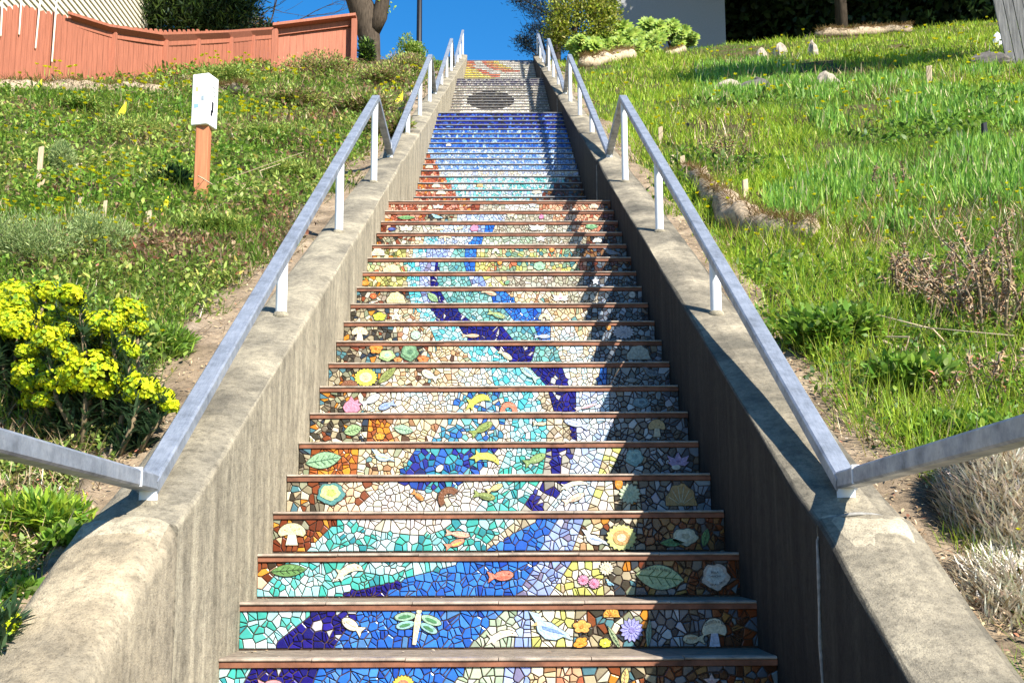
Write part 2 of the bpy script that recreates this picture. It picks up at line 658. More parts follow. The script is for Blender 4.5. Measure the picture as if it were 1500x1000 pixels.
# ------------------------------------------------------------------ mosaic palettes (weight, colour as seen, sRGB hex)
PAL = {
    'tq': [(4, 'b4ecf0'), (3, 'd0f4f6'), (4, '4cc0b2'), (3, '6cd2c8'), (1, '94e2e4'), (1.5, '389ca6'), (1, 'e8fbfb')],
    'aq': [(4, 'b4f0f8'), (3, '6fe0ee'), (2, 'd6f7fb'), (1, '58cfe0'), (1, 'f0fbfb')],
    'nv': [(6, '170a78'), (4, '1d1088'), (1, '2a1f96'), (1, 'c9cbd0')],
    'nw': [(4, '1c1088'), (3, 'b9b3a6'), (2, 'e0ded8'), (2, '3a3f9a'), (1, '9c938a')],
    'bl': [(5, '2f78e0'), (4, '3a86ea'), (3, '2a66cc'), (2, '4a93f0'), (1, '5a8fd0'), (1, '1f4fb8')],
    'lv': [(4, 'a9bff5'), (3, 'c2d2fa'), (2, '8fa6e8'), (1, '8c86a8'), (1, 'd9e6fc')],
    'lw': [(4, 'e3f1fb'), (3, 'c9e6f8'), (2, 'b4c6f2'), (2, 'f4f8fa'), (1, 'd8dff4')],
    'cr': [(5, 'f2deb4'), (3, 'ead0a2'), (3, 'f6ead0'), (1.2, 'd8ac7c'), (1.2, 'b98a62'), (0.8, 'b4bc98'), (0.5, '6a4a34'), (0.4, '7aa8a8')],
    'pc': [(4, 'f2d8b4'), (3, 'efcaa0'), (2, 'f7e6ca'), (1, '8a4a2c')],
    'wh': [(6, 'f6f2e8'), (3, 'efe8da'), (1, 'e2d8c4')],
    'sg': [(4, 'cfdcc0'), (3, 'b9cdb0'), (2, 'dfe8d4'), (1, 'a6b9a0'), (1, 'e9eee2')],
    'sd': [(4, 'd8c7a6'), (3, 'e6d9bd'), (2, 'b9a98c'), (1, 'efe6d2')],
    'er': [(3, 'b0a486'), (2, '857d68'), (3, '443f33'), (2, 'c8ba96'), (1, '9aa080'), (1.5, '38424e'), (1.5, '8f4a26'), (1, '5c8a94'), (1.5, 'e6dcc2'), (0.8, 'e0902e')],
    'br': [(4, '7d3a1e'), (3, '8f4a2a'), (2, 'e39a3a'), (2, 'f0c9a4'), (1, '4a3a2c'), (1, '9fa284')],
    'or': [(4, 'a85a28'), (3, 'f0982a'), (2, 'b9662e'), (1, 'e6a84a')],
    'cy': [(4, 'f2e9c8'), (3, 'dfe07a'), (2, 'f7f1de'), (1, 'cdbb92')],
    'mb': [(4, '2f8fb4'), (3, '2c2f9a'), (3, '3a6fd0'), (3, '4fb4bc'), (2, '2a55b8'), (1, '7cc4c8'), (1, '232a70')],
    'mw': [(3, '4f9fc0'), (3, 'f0ead8'), (2, '3a70c8'), (2, '7fc4c0'), (2, 'e8dcc0'), (1, '9fc0d8')],
    'dk': [(4, '78838f'), (3, '94a0ac'), (3, '545e6a'), (3, '44484e'), (1, 'bcc6d0'), (1, '7a7062'), (2, '363d46')],  # slate tiles, with some of the right side's shade put into the colours
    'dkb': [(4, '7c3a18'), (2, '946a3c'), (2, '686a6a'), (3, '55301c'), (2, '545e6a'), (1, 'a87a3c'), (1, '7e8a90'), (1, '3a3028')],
    'gr': [(4, 'd2cab4'), (3, 'bdb49c'), (2, 'e6dfcc'), (1, 'a59c86'), (1, 'c7cdb8')],
    'tl': [(4, '7fbfb8'), (3, '9fd2cc'), (2, '66a8a8'), (2, 'b9dcd8'), (1, '5b9fb0')],
    'gny': [(3, '9a9a50'), (3, 'd8d27a'), (2, '6a7a50'), (2, 'e9dfae'), (1, 'f0982a'), (1, 'b9b48a')],
    'gn': [(3, 'b4c48a'), (2, 'e9dcae'), (2, '8aa88a'), (2, 'e8b88a'), (2, 'd8cfae'), (1, '5f9a98'), (1, 'd87a50'), (1, 'e6e07a')],
    'gy': [(4, 'dfd67a'), (3, 'efe2b4'), (2, 'b9b060'), (1, 'e2a070')],
    'rd': [(4, 'c46a48'), (3, 'e8a084'), (2, '8a3f24'), (2, 'f0c6a4'), (1, 'e0903a'), (1, 'a4512e')],
    'pk': [(4, 'eab48e'), (3, 'f2cfac'), (2, 'd88a62'), (1, 'f6e6cc'), (1, 'c46a48')],
    'wc': [(4, 'f4eedc'), (3, 'd8f0f4'), (2, 'efdcba'), (1, 'fbf8f0')],
    'n1': [(4, '2438b0'), (3, '1a2684'), (2, '3c66d2'), (2, '20283c'), (1, '6a96e6')],
    'b1': [(4, '3672dc'), (3, '5690ec'), (2, '2a5cc8'), (2, '78aaf2'), (1, 'b0d0f8')],
    'b2': [(4, 'a0c4f8'), (3, '7cacf2'), (3, 'd0e2fc'), (1, '5a90e8')],
    'w1': [(4, 'f2ecdc'), (3, 'dfe6f4'), (2, 'c6d2ee'), (1, 'e6dcc4')],
    'aw': [(4, 'd8f4f8'), (3, '8ce0e4'), (2, 'f2f0e4'), (2, 'c4d8f4'), (1, '58c8c8')],
    'g1': [(4, '6a6270'), (3, '8a8288'), (2, 'b9b2aa'), (1, '545068'), (1, 'dcd4c6')],
    'g2': [(4, 'b4aa98'), (3, 'cfc6b4'), (2, '9a917f'), (1, 'e9e2d2')],
    'w2': [(5, 'f2ead6'), (3, 'faf4e6'), (2, 'dcd2bc')],
    'bk': [(5, '4a443a'), (3, '5c5446'), (2, '38332c'), (1, '7a7260')],
    'ye': [(5, 'f8e24a'), (3, 'f8d058'), (2, 'faf08a')],
    'og': [(5, 'f4a23a'), (3, 'f6b858'), (2, 'e8743a')],
    'rg': [(4, 'e86a3a'), (3, 'f08a5a'), (1, 'f0b088')],
    'bw': [(4, '8a9ab8'), (3, '5a72a8'), (3, 'd8dce4')],
}
PALC = {}
for k_, l_ in PAL.items():
    w_ = np.array([a for a, _ in l_], float)
    PALC[k_] = (w_ / w_.sum(), np.array([hx(c) for _, c in l_]) * 0.66)

# Rows of the lowest flight, bottom to top.  Each entry: palette, then the picture column (top, bottom of the riser) where it ends.
ROWS = {
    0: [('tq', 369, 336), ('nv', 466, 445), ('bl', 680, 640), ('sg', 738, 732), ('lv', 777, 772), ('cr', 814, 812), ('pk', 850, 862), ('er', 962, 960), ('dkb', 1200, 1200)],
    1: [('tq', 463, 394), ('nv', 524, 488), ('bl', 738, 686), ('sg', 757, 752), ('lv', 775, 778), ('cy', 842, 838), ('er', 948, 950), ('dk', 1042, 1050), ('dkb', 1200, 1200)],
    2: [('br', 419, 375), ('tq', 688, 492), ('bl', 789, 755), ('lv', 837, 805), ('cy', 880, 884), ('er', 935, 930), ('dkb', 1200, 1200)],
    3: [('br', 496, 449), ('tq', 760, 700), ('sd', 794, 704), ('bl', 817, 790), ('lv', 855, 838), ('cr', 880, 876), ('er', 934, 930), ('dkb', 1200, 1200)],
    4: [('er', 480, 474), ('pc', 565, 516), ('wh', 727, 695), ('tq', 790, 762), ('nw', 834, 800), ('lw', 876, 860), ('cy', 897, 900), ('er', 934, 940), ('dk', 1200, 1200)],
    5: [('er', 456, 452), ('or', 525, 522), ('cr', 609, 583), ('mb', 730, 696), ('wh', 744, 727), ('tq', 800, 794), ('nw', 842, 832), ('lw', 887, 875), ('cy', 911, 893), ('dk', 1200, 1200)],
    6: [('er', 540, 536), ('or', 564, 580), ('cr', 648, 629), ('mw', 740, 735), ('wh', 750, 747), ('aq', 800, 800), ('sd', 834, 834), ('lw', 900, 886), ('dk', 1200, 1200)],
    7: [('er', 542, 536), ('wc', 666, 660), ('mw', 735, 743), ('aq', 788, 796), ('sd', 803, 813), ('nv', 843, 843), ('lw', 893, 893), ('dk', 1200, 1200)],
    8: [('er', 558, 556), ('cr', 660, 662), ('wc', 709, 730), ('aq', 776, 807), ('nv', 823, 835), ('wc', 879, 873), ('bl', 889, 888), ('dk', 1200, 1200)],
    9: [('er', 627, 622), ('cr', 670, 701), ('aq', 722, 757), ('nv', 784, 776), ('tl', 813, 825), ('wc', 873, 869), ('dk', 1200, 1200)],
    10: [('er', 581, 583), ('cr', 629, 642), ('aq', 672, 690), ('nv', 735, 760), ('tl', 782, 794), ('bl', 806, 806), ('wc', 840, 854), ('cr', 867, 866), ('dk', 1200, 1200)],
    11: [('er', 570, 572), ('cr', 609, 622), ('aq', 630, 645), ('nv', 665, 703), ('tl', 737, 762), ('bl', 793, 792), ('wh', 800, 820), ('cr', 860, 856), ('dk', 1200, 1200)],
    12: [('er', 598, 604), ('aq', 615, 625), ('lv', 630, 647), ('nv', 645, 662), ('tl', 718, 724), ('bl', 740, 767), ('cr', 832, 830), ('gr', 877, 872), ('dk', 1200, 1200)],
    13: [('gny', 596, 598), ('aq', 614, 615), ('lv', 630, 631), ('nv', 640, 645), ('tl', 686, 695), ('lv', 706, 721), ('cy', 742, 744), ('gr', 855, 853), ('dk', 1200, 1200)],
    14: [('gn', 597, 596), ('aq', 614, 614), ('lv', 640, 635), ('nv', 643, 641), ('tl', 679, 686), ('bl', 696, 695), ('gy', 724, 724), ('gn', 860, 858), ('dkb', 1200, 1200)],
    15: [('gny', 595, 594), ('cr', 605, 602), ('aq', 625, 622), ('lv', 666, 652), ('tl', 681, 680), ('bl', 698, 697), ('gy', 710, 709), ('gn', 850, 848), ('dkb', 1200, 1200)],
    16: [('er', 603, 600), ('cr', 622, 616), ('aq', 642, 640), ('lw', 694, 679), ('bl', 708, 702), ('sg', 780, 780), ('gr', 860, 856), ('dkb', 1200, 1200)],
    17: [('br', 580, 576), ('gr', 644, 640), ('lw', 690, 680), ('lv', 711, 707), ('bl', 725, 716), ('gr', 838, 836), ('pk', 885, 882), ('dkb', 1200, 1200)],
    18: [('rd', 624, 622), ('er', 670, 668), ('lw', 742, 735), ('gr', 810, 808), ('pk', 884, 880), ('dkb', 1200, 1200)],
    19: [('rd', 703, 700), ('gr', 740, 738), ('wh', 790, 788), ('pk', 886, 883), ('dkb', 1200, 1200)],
}
OVER = {
    2: [('nv', [(594, 849), (566, 864), (556, 877), (490, 877), (530, 863)])],
    3: [('wh', [(502, 752), (525, 770), (560, 779), (600, 783), (625, 784), (650, 775), (680, 752)])],
    4: [('mb', [(560, 690), (568, 699), (581, 706), (596, 713), (610, 717), (628, 719), (645, 718), (666, 712), (690, 698), (690, 690)])],
    6: [('nv', [(819, 604), (848, 604), (844, 617), (822, 617)]), ('nv', [(836, 626), (844, 626), (845, 645), (838, 645)])],
}


# rows of the three upper flights, as (riser number in the flight -> palettes)
def row2(i):
    # second flight, riser 0..20
    base = ['rd', 'aw', 'aw', 'aw', 'aw', 'aw', 'aw', 'aw', 'w1', 'b2', 'b2', 'b2', 'b2', 'b1', 'b1', 'b1', 'b1', 'n1', 'n1', 'n1', 'n1'][i]
    L = {0: 686, 1: 690, 2: 690, 3: 690, 4: 688, 5: 667, 6: 661, 7: 653, 8: 643, 9: 641, 10: 638, 11: 630}.get(i)
    Rr = {0: 750, 1: 760, 2: 768, 3: 772, 4: 776, 5: 795, 6: 812, 7: 828}.get(i)
    out = []
    if L:
        out.append(('rd', L, L + 2))
    if Rr:
        out.append((base if base != 'rd' else 'wh', Rr, Rr - 3))
        out.append(('dkb', 1200, 1200))  # right end: red-brown tiles, their shade put into a darker palette
    else:
        out.append((base, 1200, 1200))
    return out


def row3(i):
    base = ['w2', 'w2', 'w2', 'w2', 'w2', 'w2', 'w2', 'w2', 'w2', 'w2', 'w2', 'w2', 'w2', 'g2', 'w2', 'g2', 'g2', 'g2', 'g1', 'g1', 'g1'][i]
    if base == 'w2':
        return [('g2', 655 + i * 0.9 if i < 8 else 668 + i, 655 + i * 0.9), (base, 775, 775), ('g2', 1200, 1200)]
    return [(base, 1200, 1200)]


OVER3 = [('bk', [(718.5 + 35 * math.cos(a), 147.5 + 13.5 * math.sin(a)) for a in np.linspace(0, 6.28, 25)[:-1]])]
_c = lambda x, y: (640 + x / 8.33, 70 + y / 8.33)
OVER4 = [('bw', [_c(*p) for p in ((800, 90), (1200, 90), (1200, 200), (1050, 195), (900, 160))]),
         ('ye', [_c(*p) for p in ((330, 240), (460, 250), (600, 320), (700, 350), (700, 400), (300, 400))]),
         ('rg', [_c(*p) for p in ((340, 90), (430, 90), (450, 170), (480, 220), (440, 215), (360, 170))]),
         ('og', [_c(*p) for p in ((345, 160), (440, 215), (470, 262), (345, 240))]),
         ('rg', [_c(*p) for p in ((460, 250), (560, 270), (640, 310), (780, 330), (760, 372), (640, 350), (540, 310))]),
         ('rg', [_c(*p) for p in ((515, 90), (560, 90), (600, 190), (700, 250), (850, 285), (1010, 280), (1010, 305), (830, 305), (680, 268), (560, 200))]),
         ('og', [_c(*p) for p in ((555, 90), (640, 90), (700, 190), (800, 240), (960, 282), (850, 288), (700, 250), (600, 185))]),
         ('ye', [_c(*p) for p in ((620, 90), (680, 90), (760, 190), (860, 240), (960, 270), (800, 245), (700, 195))])]

TILE_H, GAP = 0.0048, 0.0038


def clip_poly(poly, n, d):
    """keep the side p.n <= d of a convex polygon"""
    out = []
    m = len(poly)
    for i in range(m):
        a, b = poly[i], poly[(i + 1) % m]
        da = a[0] * n[0] + a[1] * n[1] - d
        db = b[0] * n[0] + b[1] * n[1] - d
        if da <= 0:
            out.append(a)
        if (da < 0 < db) or (db < 0 < da):
            t = da / (da - db)
            out.append((a[0] + t * (b[0] - a[0]), a[1] + t * (b[1] - a[1])))
    return out


def in_poly(p, poly):
    x, y = p
    r = False
    j = len(poly) - 1
    for i in range(len(poly)):
        xi, yi = poly[i]
        xj, yj = poly[j]
        if (yi > y) != (yj > y) and x < (xj - xi) * (y - yi) / (yj - yi) + xi:
            r = not r
        j = i
    return r


class Riser:
    def __init__(self, k, i):
        self.k, self.i = k, i
        self.y = NY0 + k * PERY + i * TREAD + 0.018      # grout face
        self.ztop = NZ0 + k * PERZ + i * RISE
        self.zt, self.zb = self.ztop - (0.030 if k == 0 else 0.017), self.ztop - RISE + 0.006

    def px_u(self, px, z):
        a = proj([(-W2, self.y, z), (W2, self.y, z)])
        return -W2 + (px - a[0, 0]) / (a[1, 0] - a[0, 0]) * 2 * W2

    def px_uv(self, px, py):
        p = aty(px, py, self.y)
        return (p[0], p[2])


def make_tiles(R, row, over, spacing, holes, seed):
    """broken-tile cells of one riser: list of (polygon in x,z, colour)"""
    rg = np.random.default_rng(seed)
    zt, zb = R.zt, R.zb
    bounds = [(p, R.px_u(a, zt), R.px_u(b, zb)) for p, a, b in row]
    overs = [(p, [R.px_uv(*q) for q in pl]) for p, pl in over]
    seeds = []

    def pair(ax, az, bx, bz):
        L = math.hypot(bx - ax, bz - az)
        if L < 1e-5:
            return
        tx, tz = (bx - ax) / L, (bz - az) / L
        n = max(1, int(L / (spacing * 0.85)))
        for q in range(n):
            t = (q + 0.5 + rg.uniform(-0.2, 0.2)) / n
            cx, cz = ax + t * (bx - ax), az + t * (bz - az)
            o = spacing * rg.uniform(0.3, 0.5)
            for s in (-1, 1):
                sx, sz = cx - s * tz * o, cz + s * tx * o
                if -W2 < sx < W2 and zb < sz < zt:
                    seeds.append((sx, sz))

    for p, ut, ub in bounds[:-1]:
        if -W2 < max(ut, ub) and min(ut, ub) < W2:
            pair(ub, zb, ut, zt)
    for p, pl in overs:
        for a, b in zip(pl, pl[1:] + pl[:1]):
            pair(a[0], a[1], b[0], b[1])
    S = [s for s in seeds]
    # thin out the seeds that landed too close together
    keep = []
    for s in S:
        if all((s[0] - q[0]) ** 2 + (s[1] - q[1]) ** 2 > (spacing * 0.35) ** 2 for q in keep):
            keep.append(s)
    A = np.array(keep) if keep else np.zeros((0, 2))
    cand = np.stack([rg.uniform(-W2 + .004, W2 - .004, 900), rg.uniform(zb + 0.004, zt - 0.004, 900)], 1)
    md = (spacing * 0.66) ** 2 * rg.uniform(0.35, 1.6, 900)
    pts = list(map(tuple, A))
    arr = np.zeros((len(pts) + 900, 2))
    arr[:len(pts)] = A
    n = len(pts)
    for c, m in zip(cand, md):
        if n == 0 or ((arr[:n] - c) ** 2).sum(1).min() > m:
            arr[n] = c
            n += 1
    arr = arr[:n]
    tiles = []
    rect = [(-W2 + .002, zb), (W2 - .002, zb), (W2 - .002, zt), (-W2 + .002, zt)]
    for q in range(n):
        s = arr[q]
        d = arr - s
        dd = (d ** 2).sum(1)
        order = np.argsort(dd)[1:26]
        r = spacing * 2.2
        poly = [(max(-W2 + .002, s[0] - r), zb), (min(W2 - .002, s[0] + r), zb), (min(W2 - .002, s[0] + r), zt), (max(-W2 + .002, s[0] - r), zt)]
        for o in order:
            L = math.sqrt(dd[o])
            if L < 1e-6:
                continue
            nx, nz = d[o, 0] / L, d[o, 1] / L
            mr = max((p[0] - s[0]) ** 2 + (p[1] - s[1]) ** 2 for p in poly)
            if (L / 2) ** 2 > mr:
                break
            poly = clip_poly(poly, (nx, nz), nx * s[0] + nz * s[1] + L / 2 - GAP / 2)
            if len(poly) < 3:
                break
        if len(poly) < 3:
            continue
        t = (s[1] - zb) / (zt - zb)
        pal = bounds[-1][0]
        for p, ut, ub in bounds:
            if s[0] < ub + t * (ut - ub):
                pal = p
                break
        for p, ol in overs:
            if in_poly(s, ol):
                pal = p
        pieces = [poly]
        if rg.uniform() < (0.62 if pal in ('nv', 'nw') else 0.5):
            gx = sum(p[0] for p in poly) / len(poly) + rg.normal(0, spacing * 0.07)
            gz_ = sum(p[1] for p in poly) / len(poly) + rg.normal(0, spacing * 0.07)
            an = rg.uniform(0, math.pi)
            nx, nz = math.cos(an), math.sin(an)
            d0 = nx * gx + nz * gz_
            pieces = [clip_poly(poly, (nx, nz), d0 - GAP * 0.42), clip_poly(poly, (-nx, -nz), -d0 - GAP * 0.42)]
        wts, cols_ = PALC[pal]
        same = rg.choice(len(cols_), p=wts)
        for poly in pieces:
            if len(poly) < 3:
                continue
            # drop doubled corners
            pl = [poly[0]]
            for p in poly[1:]:
                if abs(p[0] - pl[-1][0]) + abs(p[1] - pl[-1][1]) > 0.0015:
                    pl.append(p)
            if len(pl) > 3 and abs(pl[0][0] - pl[-1][0]) + abs(pl[0][1] - pl[-1][1]) < 0.0015:
                pl.pop()
            if len(pl) < 3:
                continue
            cx = sum(p[0] for p in pl) / len(pl)
            cz = sum(p[1] for p in pl) / len(pl)
            area = 0.5 * abs(sum(pl[a][0] * pl[(a + 1) % len(pl)][1] - pl[(a + 1) % len(pl)][0] * pl[a][1] for a in range(len(pl))))
            if area < 2.2e-5:
                continue
            if any(all(in_poly(v, h) for v in pl) for h in holes):
                continue
            ci = same if rg.uniform() < 0.3 else rg.choice(len(cols_), p=wts)
            c = cols_[ci] * rg.uniform(0.84, 1.1) * (1 + rg.normal(0, 0.03, 3))
            tiles.append((pl, np.clip(c, 0.004, 0.86), area, (cx, cz), rg.uniform(-1, 1, 3)))
    return tiles


def tile_geo(mb, R, t):
    pl, c, area, (cx, cz), rr = t
    n = len(pl)
    rad = math.sqrt(area / math.pi)
    k = max(0.6, 1 - 0.0022 / rad)
    vs = []
    h = TILE_H + 0.0009 * rr[0]

    def dep(x, z):
        return h + 0.022 * rr[1] * (x - cx) + 0.022 * rr[2] * (z - cz)
    for x, z in pl:
        vs.append((x, R.y + 0.001, z))
    for x, z in pl:
        vs.append((x, R.y - dep(x, z) + 0.0016, z))
    for x, z in pl:
        x2, z2 = cx + k * (x - cx), cz + k * (z - cz)
        vs.append((x2, R.y - dep(x2, z2), z2))
    fs = [tuple(2 * n + a for a in range(n))]
    for a in range(n):
        b = (a + 1) % n
        fs.append((n + a, n + b, 2 * n + b, 2 * n + a))
        fs.append((a, b, n + b, n + a))
    mb.add(vs, fs, c)


# ------------------------------------------------------------------ hand-made ceramic pieces set in the risers
def ell(w, h, n=18, cx=0, cy=0, a0=0, a1=2 * math.pi):
    m = n if abs(a1 - a0 - 2 * math.pi) > 1e-6 else n + 1
    ts = np.linspace(a0, a1, m)
    if m == n + 1:
        ts = ts[:-1]
    return [(cx + w / 2 * math.cos(t), cy + h / 2 * math.sin(t)) for t in ts]


def shape(kind):
    """pieces of an ornament in a unit box: (outline, colour number, raise in mm)"""
    if kind == 'leaf':
        up_ = [(-0.5 + t, 0.46 * math.sin(math.pi * t) ** 0.8) for t in np.linspace(0, 1, 12)]
        lo = [(0.5 - t, -0.46 * math.sin(math.pi * t) ** 0.8) for t in np.linspace(0, 1, 12)][1:-1]
        P = [(up_ + lo, 0, 0), ([(-0.48, -0.02), (0.46, -0.015), (0.46, 0.02), (-0.48, 0.03)], 1, 1.6)]
        for s in (-1, 1):
            for x in (-0.25, -0.08, 0.09, 0.24):
                P.append(([(x, 0.0), (x + 0.02, 0.0), (x + 0.14, s * 0.26), (x + 0.12, s * 0.27)][::s], 1, 1.5))
        return P
    if kind == 'fish':
        b = ell(0.74, 0.72, 16, 0.13, 0)
        return [(b, 0, 0), ([(-0.16, 0.08), (-0.5, 0.42), (-0.42, 0), (-0.5, -0.42), (-0.16, -0.08)], 0, -0.4), (ell(0.05, 0.1, 6, 0.34, 0.1), 2, 2.4),
                (ell(0.5, 0.22, 12, 0.1, -0.1), 1, 1.7)]
    if kind == 'whale':
        o = [(-0.5, -0.5), (-0.36, -0.05), (-0.46, 0.2), (-0.3, 0.12), (-0.05, 0.42), (0.2, 0.5), (0.42, 0.36), (0.5, 0.1), (0.3, 0.14), (0.05, 0.02), (-0.16, -0.2), (-0.24, -0.5), (-0.32, -0.32)]
        return [(o[::-1], 0, 0), (ell(0.05, 0.08, 6, 0.33, 0.28), 2, 1.4)]
    if kind == 'crescent':
        a = [(0.5 * math.cos(t), -0.5 + math.sin(t)) for t in np.linspace(0, math.pi, 14)]
        b = [(0.24 * math.cos(t), -0.5 + 0.5 * math.sin(t)) for t in np.linspace(math.pi, 0, 10)]
        return [(a + b, 0, 0)]
    if kind == 'mushroom':
        cap = [(0.5 * math.cos(t), 0.02 + 0.48 * math.sin(t)) for t in np.linspace(0, math.pi, 14)] + [(-0.42, -0.1), (-0.15, -0.02), (0.15, -0.02), (0.42, -0.1)]
        P = [([(-0.14, 0), (-0.22, -0.5), (0.22, -0.5), (0.14, 0)], 1, 0), (cap, 0, 0.6)]
        for x, y in ((-0.25, 0.2), (-0.05, 0.35), (0.12, 0.18), (0.28, 0.25)):
            P.append((ell(0.06, 0.06, 6, x, y), 2, 2.2))
        return P
    if kind in ('flower', 'flower5'):
        n = 6 if kind == 'flower' else 5
        P = [(ell(0.5, 0.5, 10), 0, -0.4)]
        for q in range(n):
            t = q * 2 * math.pi / n + 0.3
            P.append(([(0.27 * math.cos(t) + 0.23 * math.cos(s + t) * 1.0, 0.27 * math.sin(t) + 0.20 * math.sin(s + t)) for s in np.linspace(0, 6.28, 11)[:-1]], 0, 0.3 * (q % 2)))
        P.append((ell(0.22, 0.22, 8), 1, 2.4))
        return P
    if kind == 'sun':
        o = []
        for q in range(36):
            t = q * math.pi / 18
            r = 0.5 if q % 2 == 0 else 0.43
            o.append((r * math.cos(t), r * math.sin(t)))
        return [(o, 0, 0), (ell(0.56, 0.56, 16), 1, 2.0), (ell(0.3, 0.3, 12), 2, 2.8)]
    if kind == 'daisy':
        o = []
        for q in range(56):
            t = q * math.pi / 28
            o.append(((0.44 + 0.06 * math.cos(14 * t)) * math.cos(t), (0.44 + 0.06 * math.cos(14 * t)) * math.sin(t)))
        P = [(o, 0, 0)]
        for q in range(14):
            t = (q + 0.5) * 2 * math.pi / 14
            a, b = (0.17 * math.cos(t), 0.17 * math.sin(t)), (0.4 * math.cos(t), 0.4 * math.sin(t))
            nx, ny = -math.sin(t) * 0.008, math.cos(t) * 0.008
            P.append(([(a[0] - nx, a[1] - ny), (b[0] - nx, b[1] - ny), (b[0] + nx, b[1] + ny), (a[0] + nx, a[1] + ny)], 2, 1.6))
        P.append((ell(0.26, 0.26, 12), 1, 2.3))
        return P
    if kind == 'star':
        o = []
        for q in range(10):
            t = math.pi / 2 + q * math.pi / 5
            r = 0.52 if q % 2 == 0 else 0.24
            o.append((r * math.cos(t), r * math.sin(t)))
        return [(o, 0, 0), (ell(0.2, 0.2, 8), 1, 2.2)]
    if kind == 'bird':
        o = [(-0.5, 0.5), (-0.34, 0.16), (-0.3, -0.1), (-0.12, -0.32), (0.12, -0.36), (0.3, -0.26), (0.5, -0.36), (0.42, -0.18), (0.2, 0.0), (0.02, 0.16), (-0.16, 0.2), (-0.26, 0.42)]
        return [(o, 0, 0), ([(-0.2, 0.08), (0.16, -0.06), (0.34, -0.2), (0.0, -0.1), (-0.18, -0.02)][::-1], 1, 1.5), ([(-0.31, 0.2), (-0.45, 0.06), (-0.29, 0.08)], 2, 1.2)]
    if kind == 'dragonfly':
        P = []
        for s in (-1, 1):
            for (cy, cx, w, h, rot, c) in ((0.2, 0.27, 0.44, 0.22, -20, 0), (-0.02, 0.24, 0.40, 0.20, -28, 2)):
                a = math.radians(rot)
                e = [(s * (cx + x * math.cos(a) - y * math.sin(a)), cy + (x * math.sin(a) + y * math.cos(a))) for x, y in ell(w, h, 14)]
                P.append((e if s > 0 else e[::-1], c, 0 if c == 0 else -0.3))
                e2 = [(s * (cx + 0.62 * x * math.cos(a) - 0.4 * y * math.sin(a)), cy + (0.62 * x * math.sin(a) + 0.4 * y * math.cos(a))) for x, y in ell(w, h, 12)]
                P.append((e2 if s > 0 else e2[::-1], 3, 1.6))
        P.append(([(-0.05, 0.32), (-0.065, 0.1), (-0.035, -0.5), (0.035, -0.5), (0.065, 0.1), (0.05, 0.32)], 1, 2.0))
        P.append((ell(0.11, 0.16, 10, 0, 0.4), 1, 2.4))
        return P
    if kind == 'cabbage':
        o = []
        for q in range(30):
            t = q * math.pi / 15
            r = 0.46 + 0.035 * math.cos(5 * t + 1) + 0.02 * math.cos(9 * t)
            o.append((r * math.cos(t), r * math.sin(t)))
        i1 = [(0.72 * x - 0.02, 0.70 * y + 0.05) for x, y in o]
        i2 = [(0.36 * x + 0.02, 0.34 * y + 0.04) for x, y in o]
        return [(o, 0, 0), (i1, 1, 2.2), (i2, 2, 3.0)]
    if kind == 'shell':
        o = [(0.5 * math.cos(t) * (1 + 0.05 * math.cos(9 * t)), -0.5 + 0.98 * math.sin(t) * (1 + 0.05 * math.cos(9 * t))) for t in np.linspace(0.0, math.pi, 22)]
        P = [(o, 0, 0)]
        for t in np.linspace(0.45, math.pi - 0.45, 6):
            a, b = (0.08 * math.cos(t), -0.46 + 0.1 * math.sin(t)), (0.43 * math.cos(t), -0.48 + 0.86 * math.sin(t))
            nx, ny = -math.sin(t) * 0.012, math.cos(t) * 0.012
            P.append(([(a[0] - nx, a[1] - ny), (b[0] - nx, b[1] - ny), (b[0] + nx, b[1] + ny), (a[0] + nx, a[1] + ny)], 1, 1.6))
        return P
    if kind == 'lily':
        P = []
        for q, t in enumerate((0.3, 2.84, 0.85, 2.29, math.pi / 2)):
            d = np.array([math.cos(t), math.sin(t)])
            nn = np.array([-d[1], d[0]])
            b = np.array([0.0, -0.42])
            L = 0.55 if q < 2 else 0.8
            pts = [b, b + d * L * 0.5 - nn * 0.16, b + d * L, b + d * L * 0.5 + nn * 0.16]
            P.append(([(float(p[0]), float(p[1])) for p in pts], 0 if q < 4 else 0, 0.25 * q))
        P.append((ell(0.2, 0.16, 8, 0, -0.2), 1, 2.6))
        return P
    if kind == 'tulip':
        o = [(-0.34, -0.5), (0.26, -0.5), (0.44, -0.3), (0.36, -0.12), (0.5, 0.02), (0.3, 0.06), (0.34, 0.3), (0.12, 0.2), (-0.06, 0.5), (-0.16, 0.24), (-0.36, 0.06), (-0.48, -0.2)]
        return [(o, 0, 0)]
    return [(ell(1, 1, 16), 0, 0), (ell(0.55, 0.5, 12), 1, 1.5)]       # pebble or button


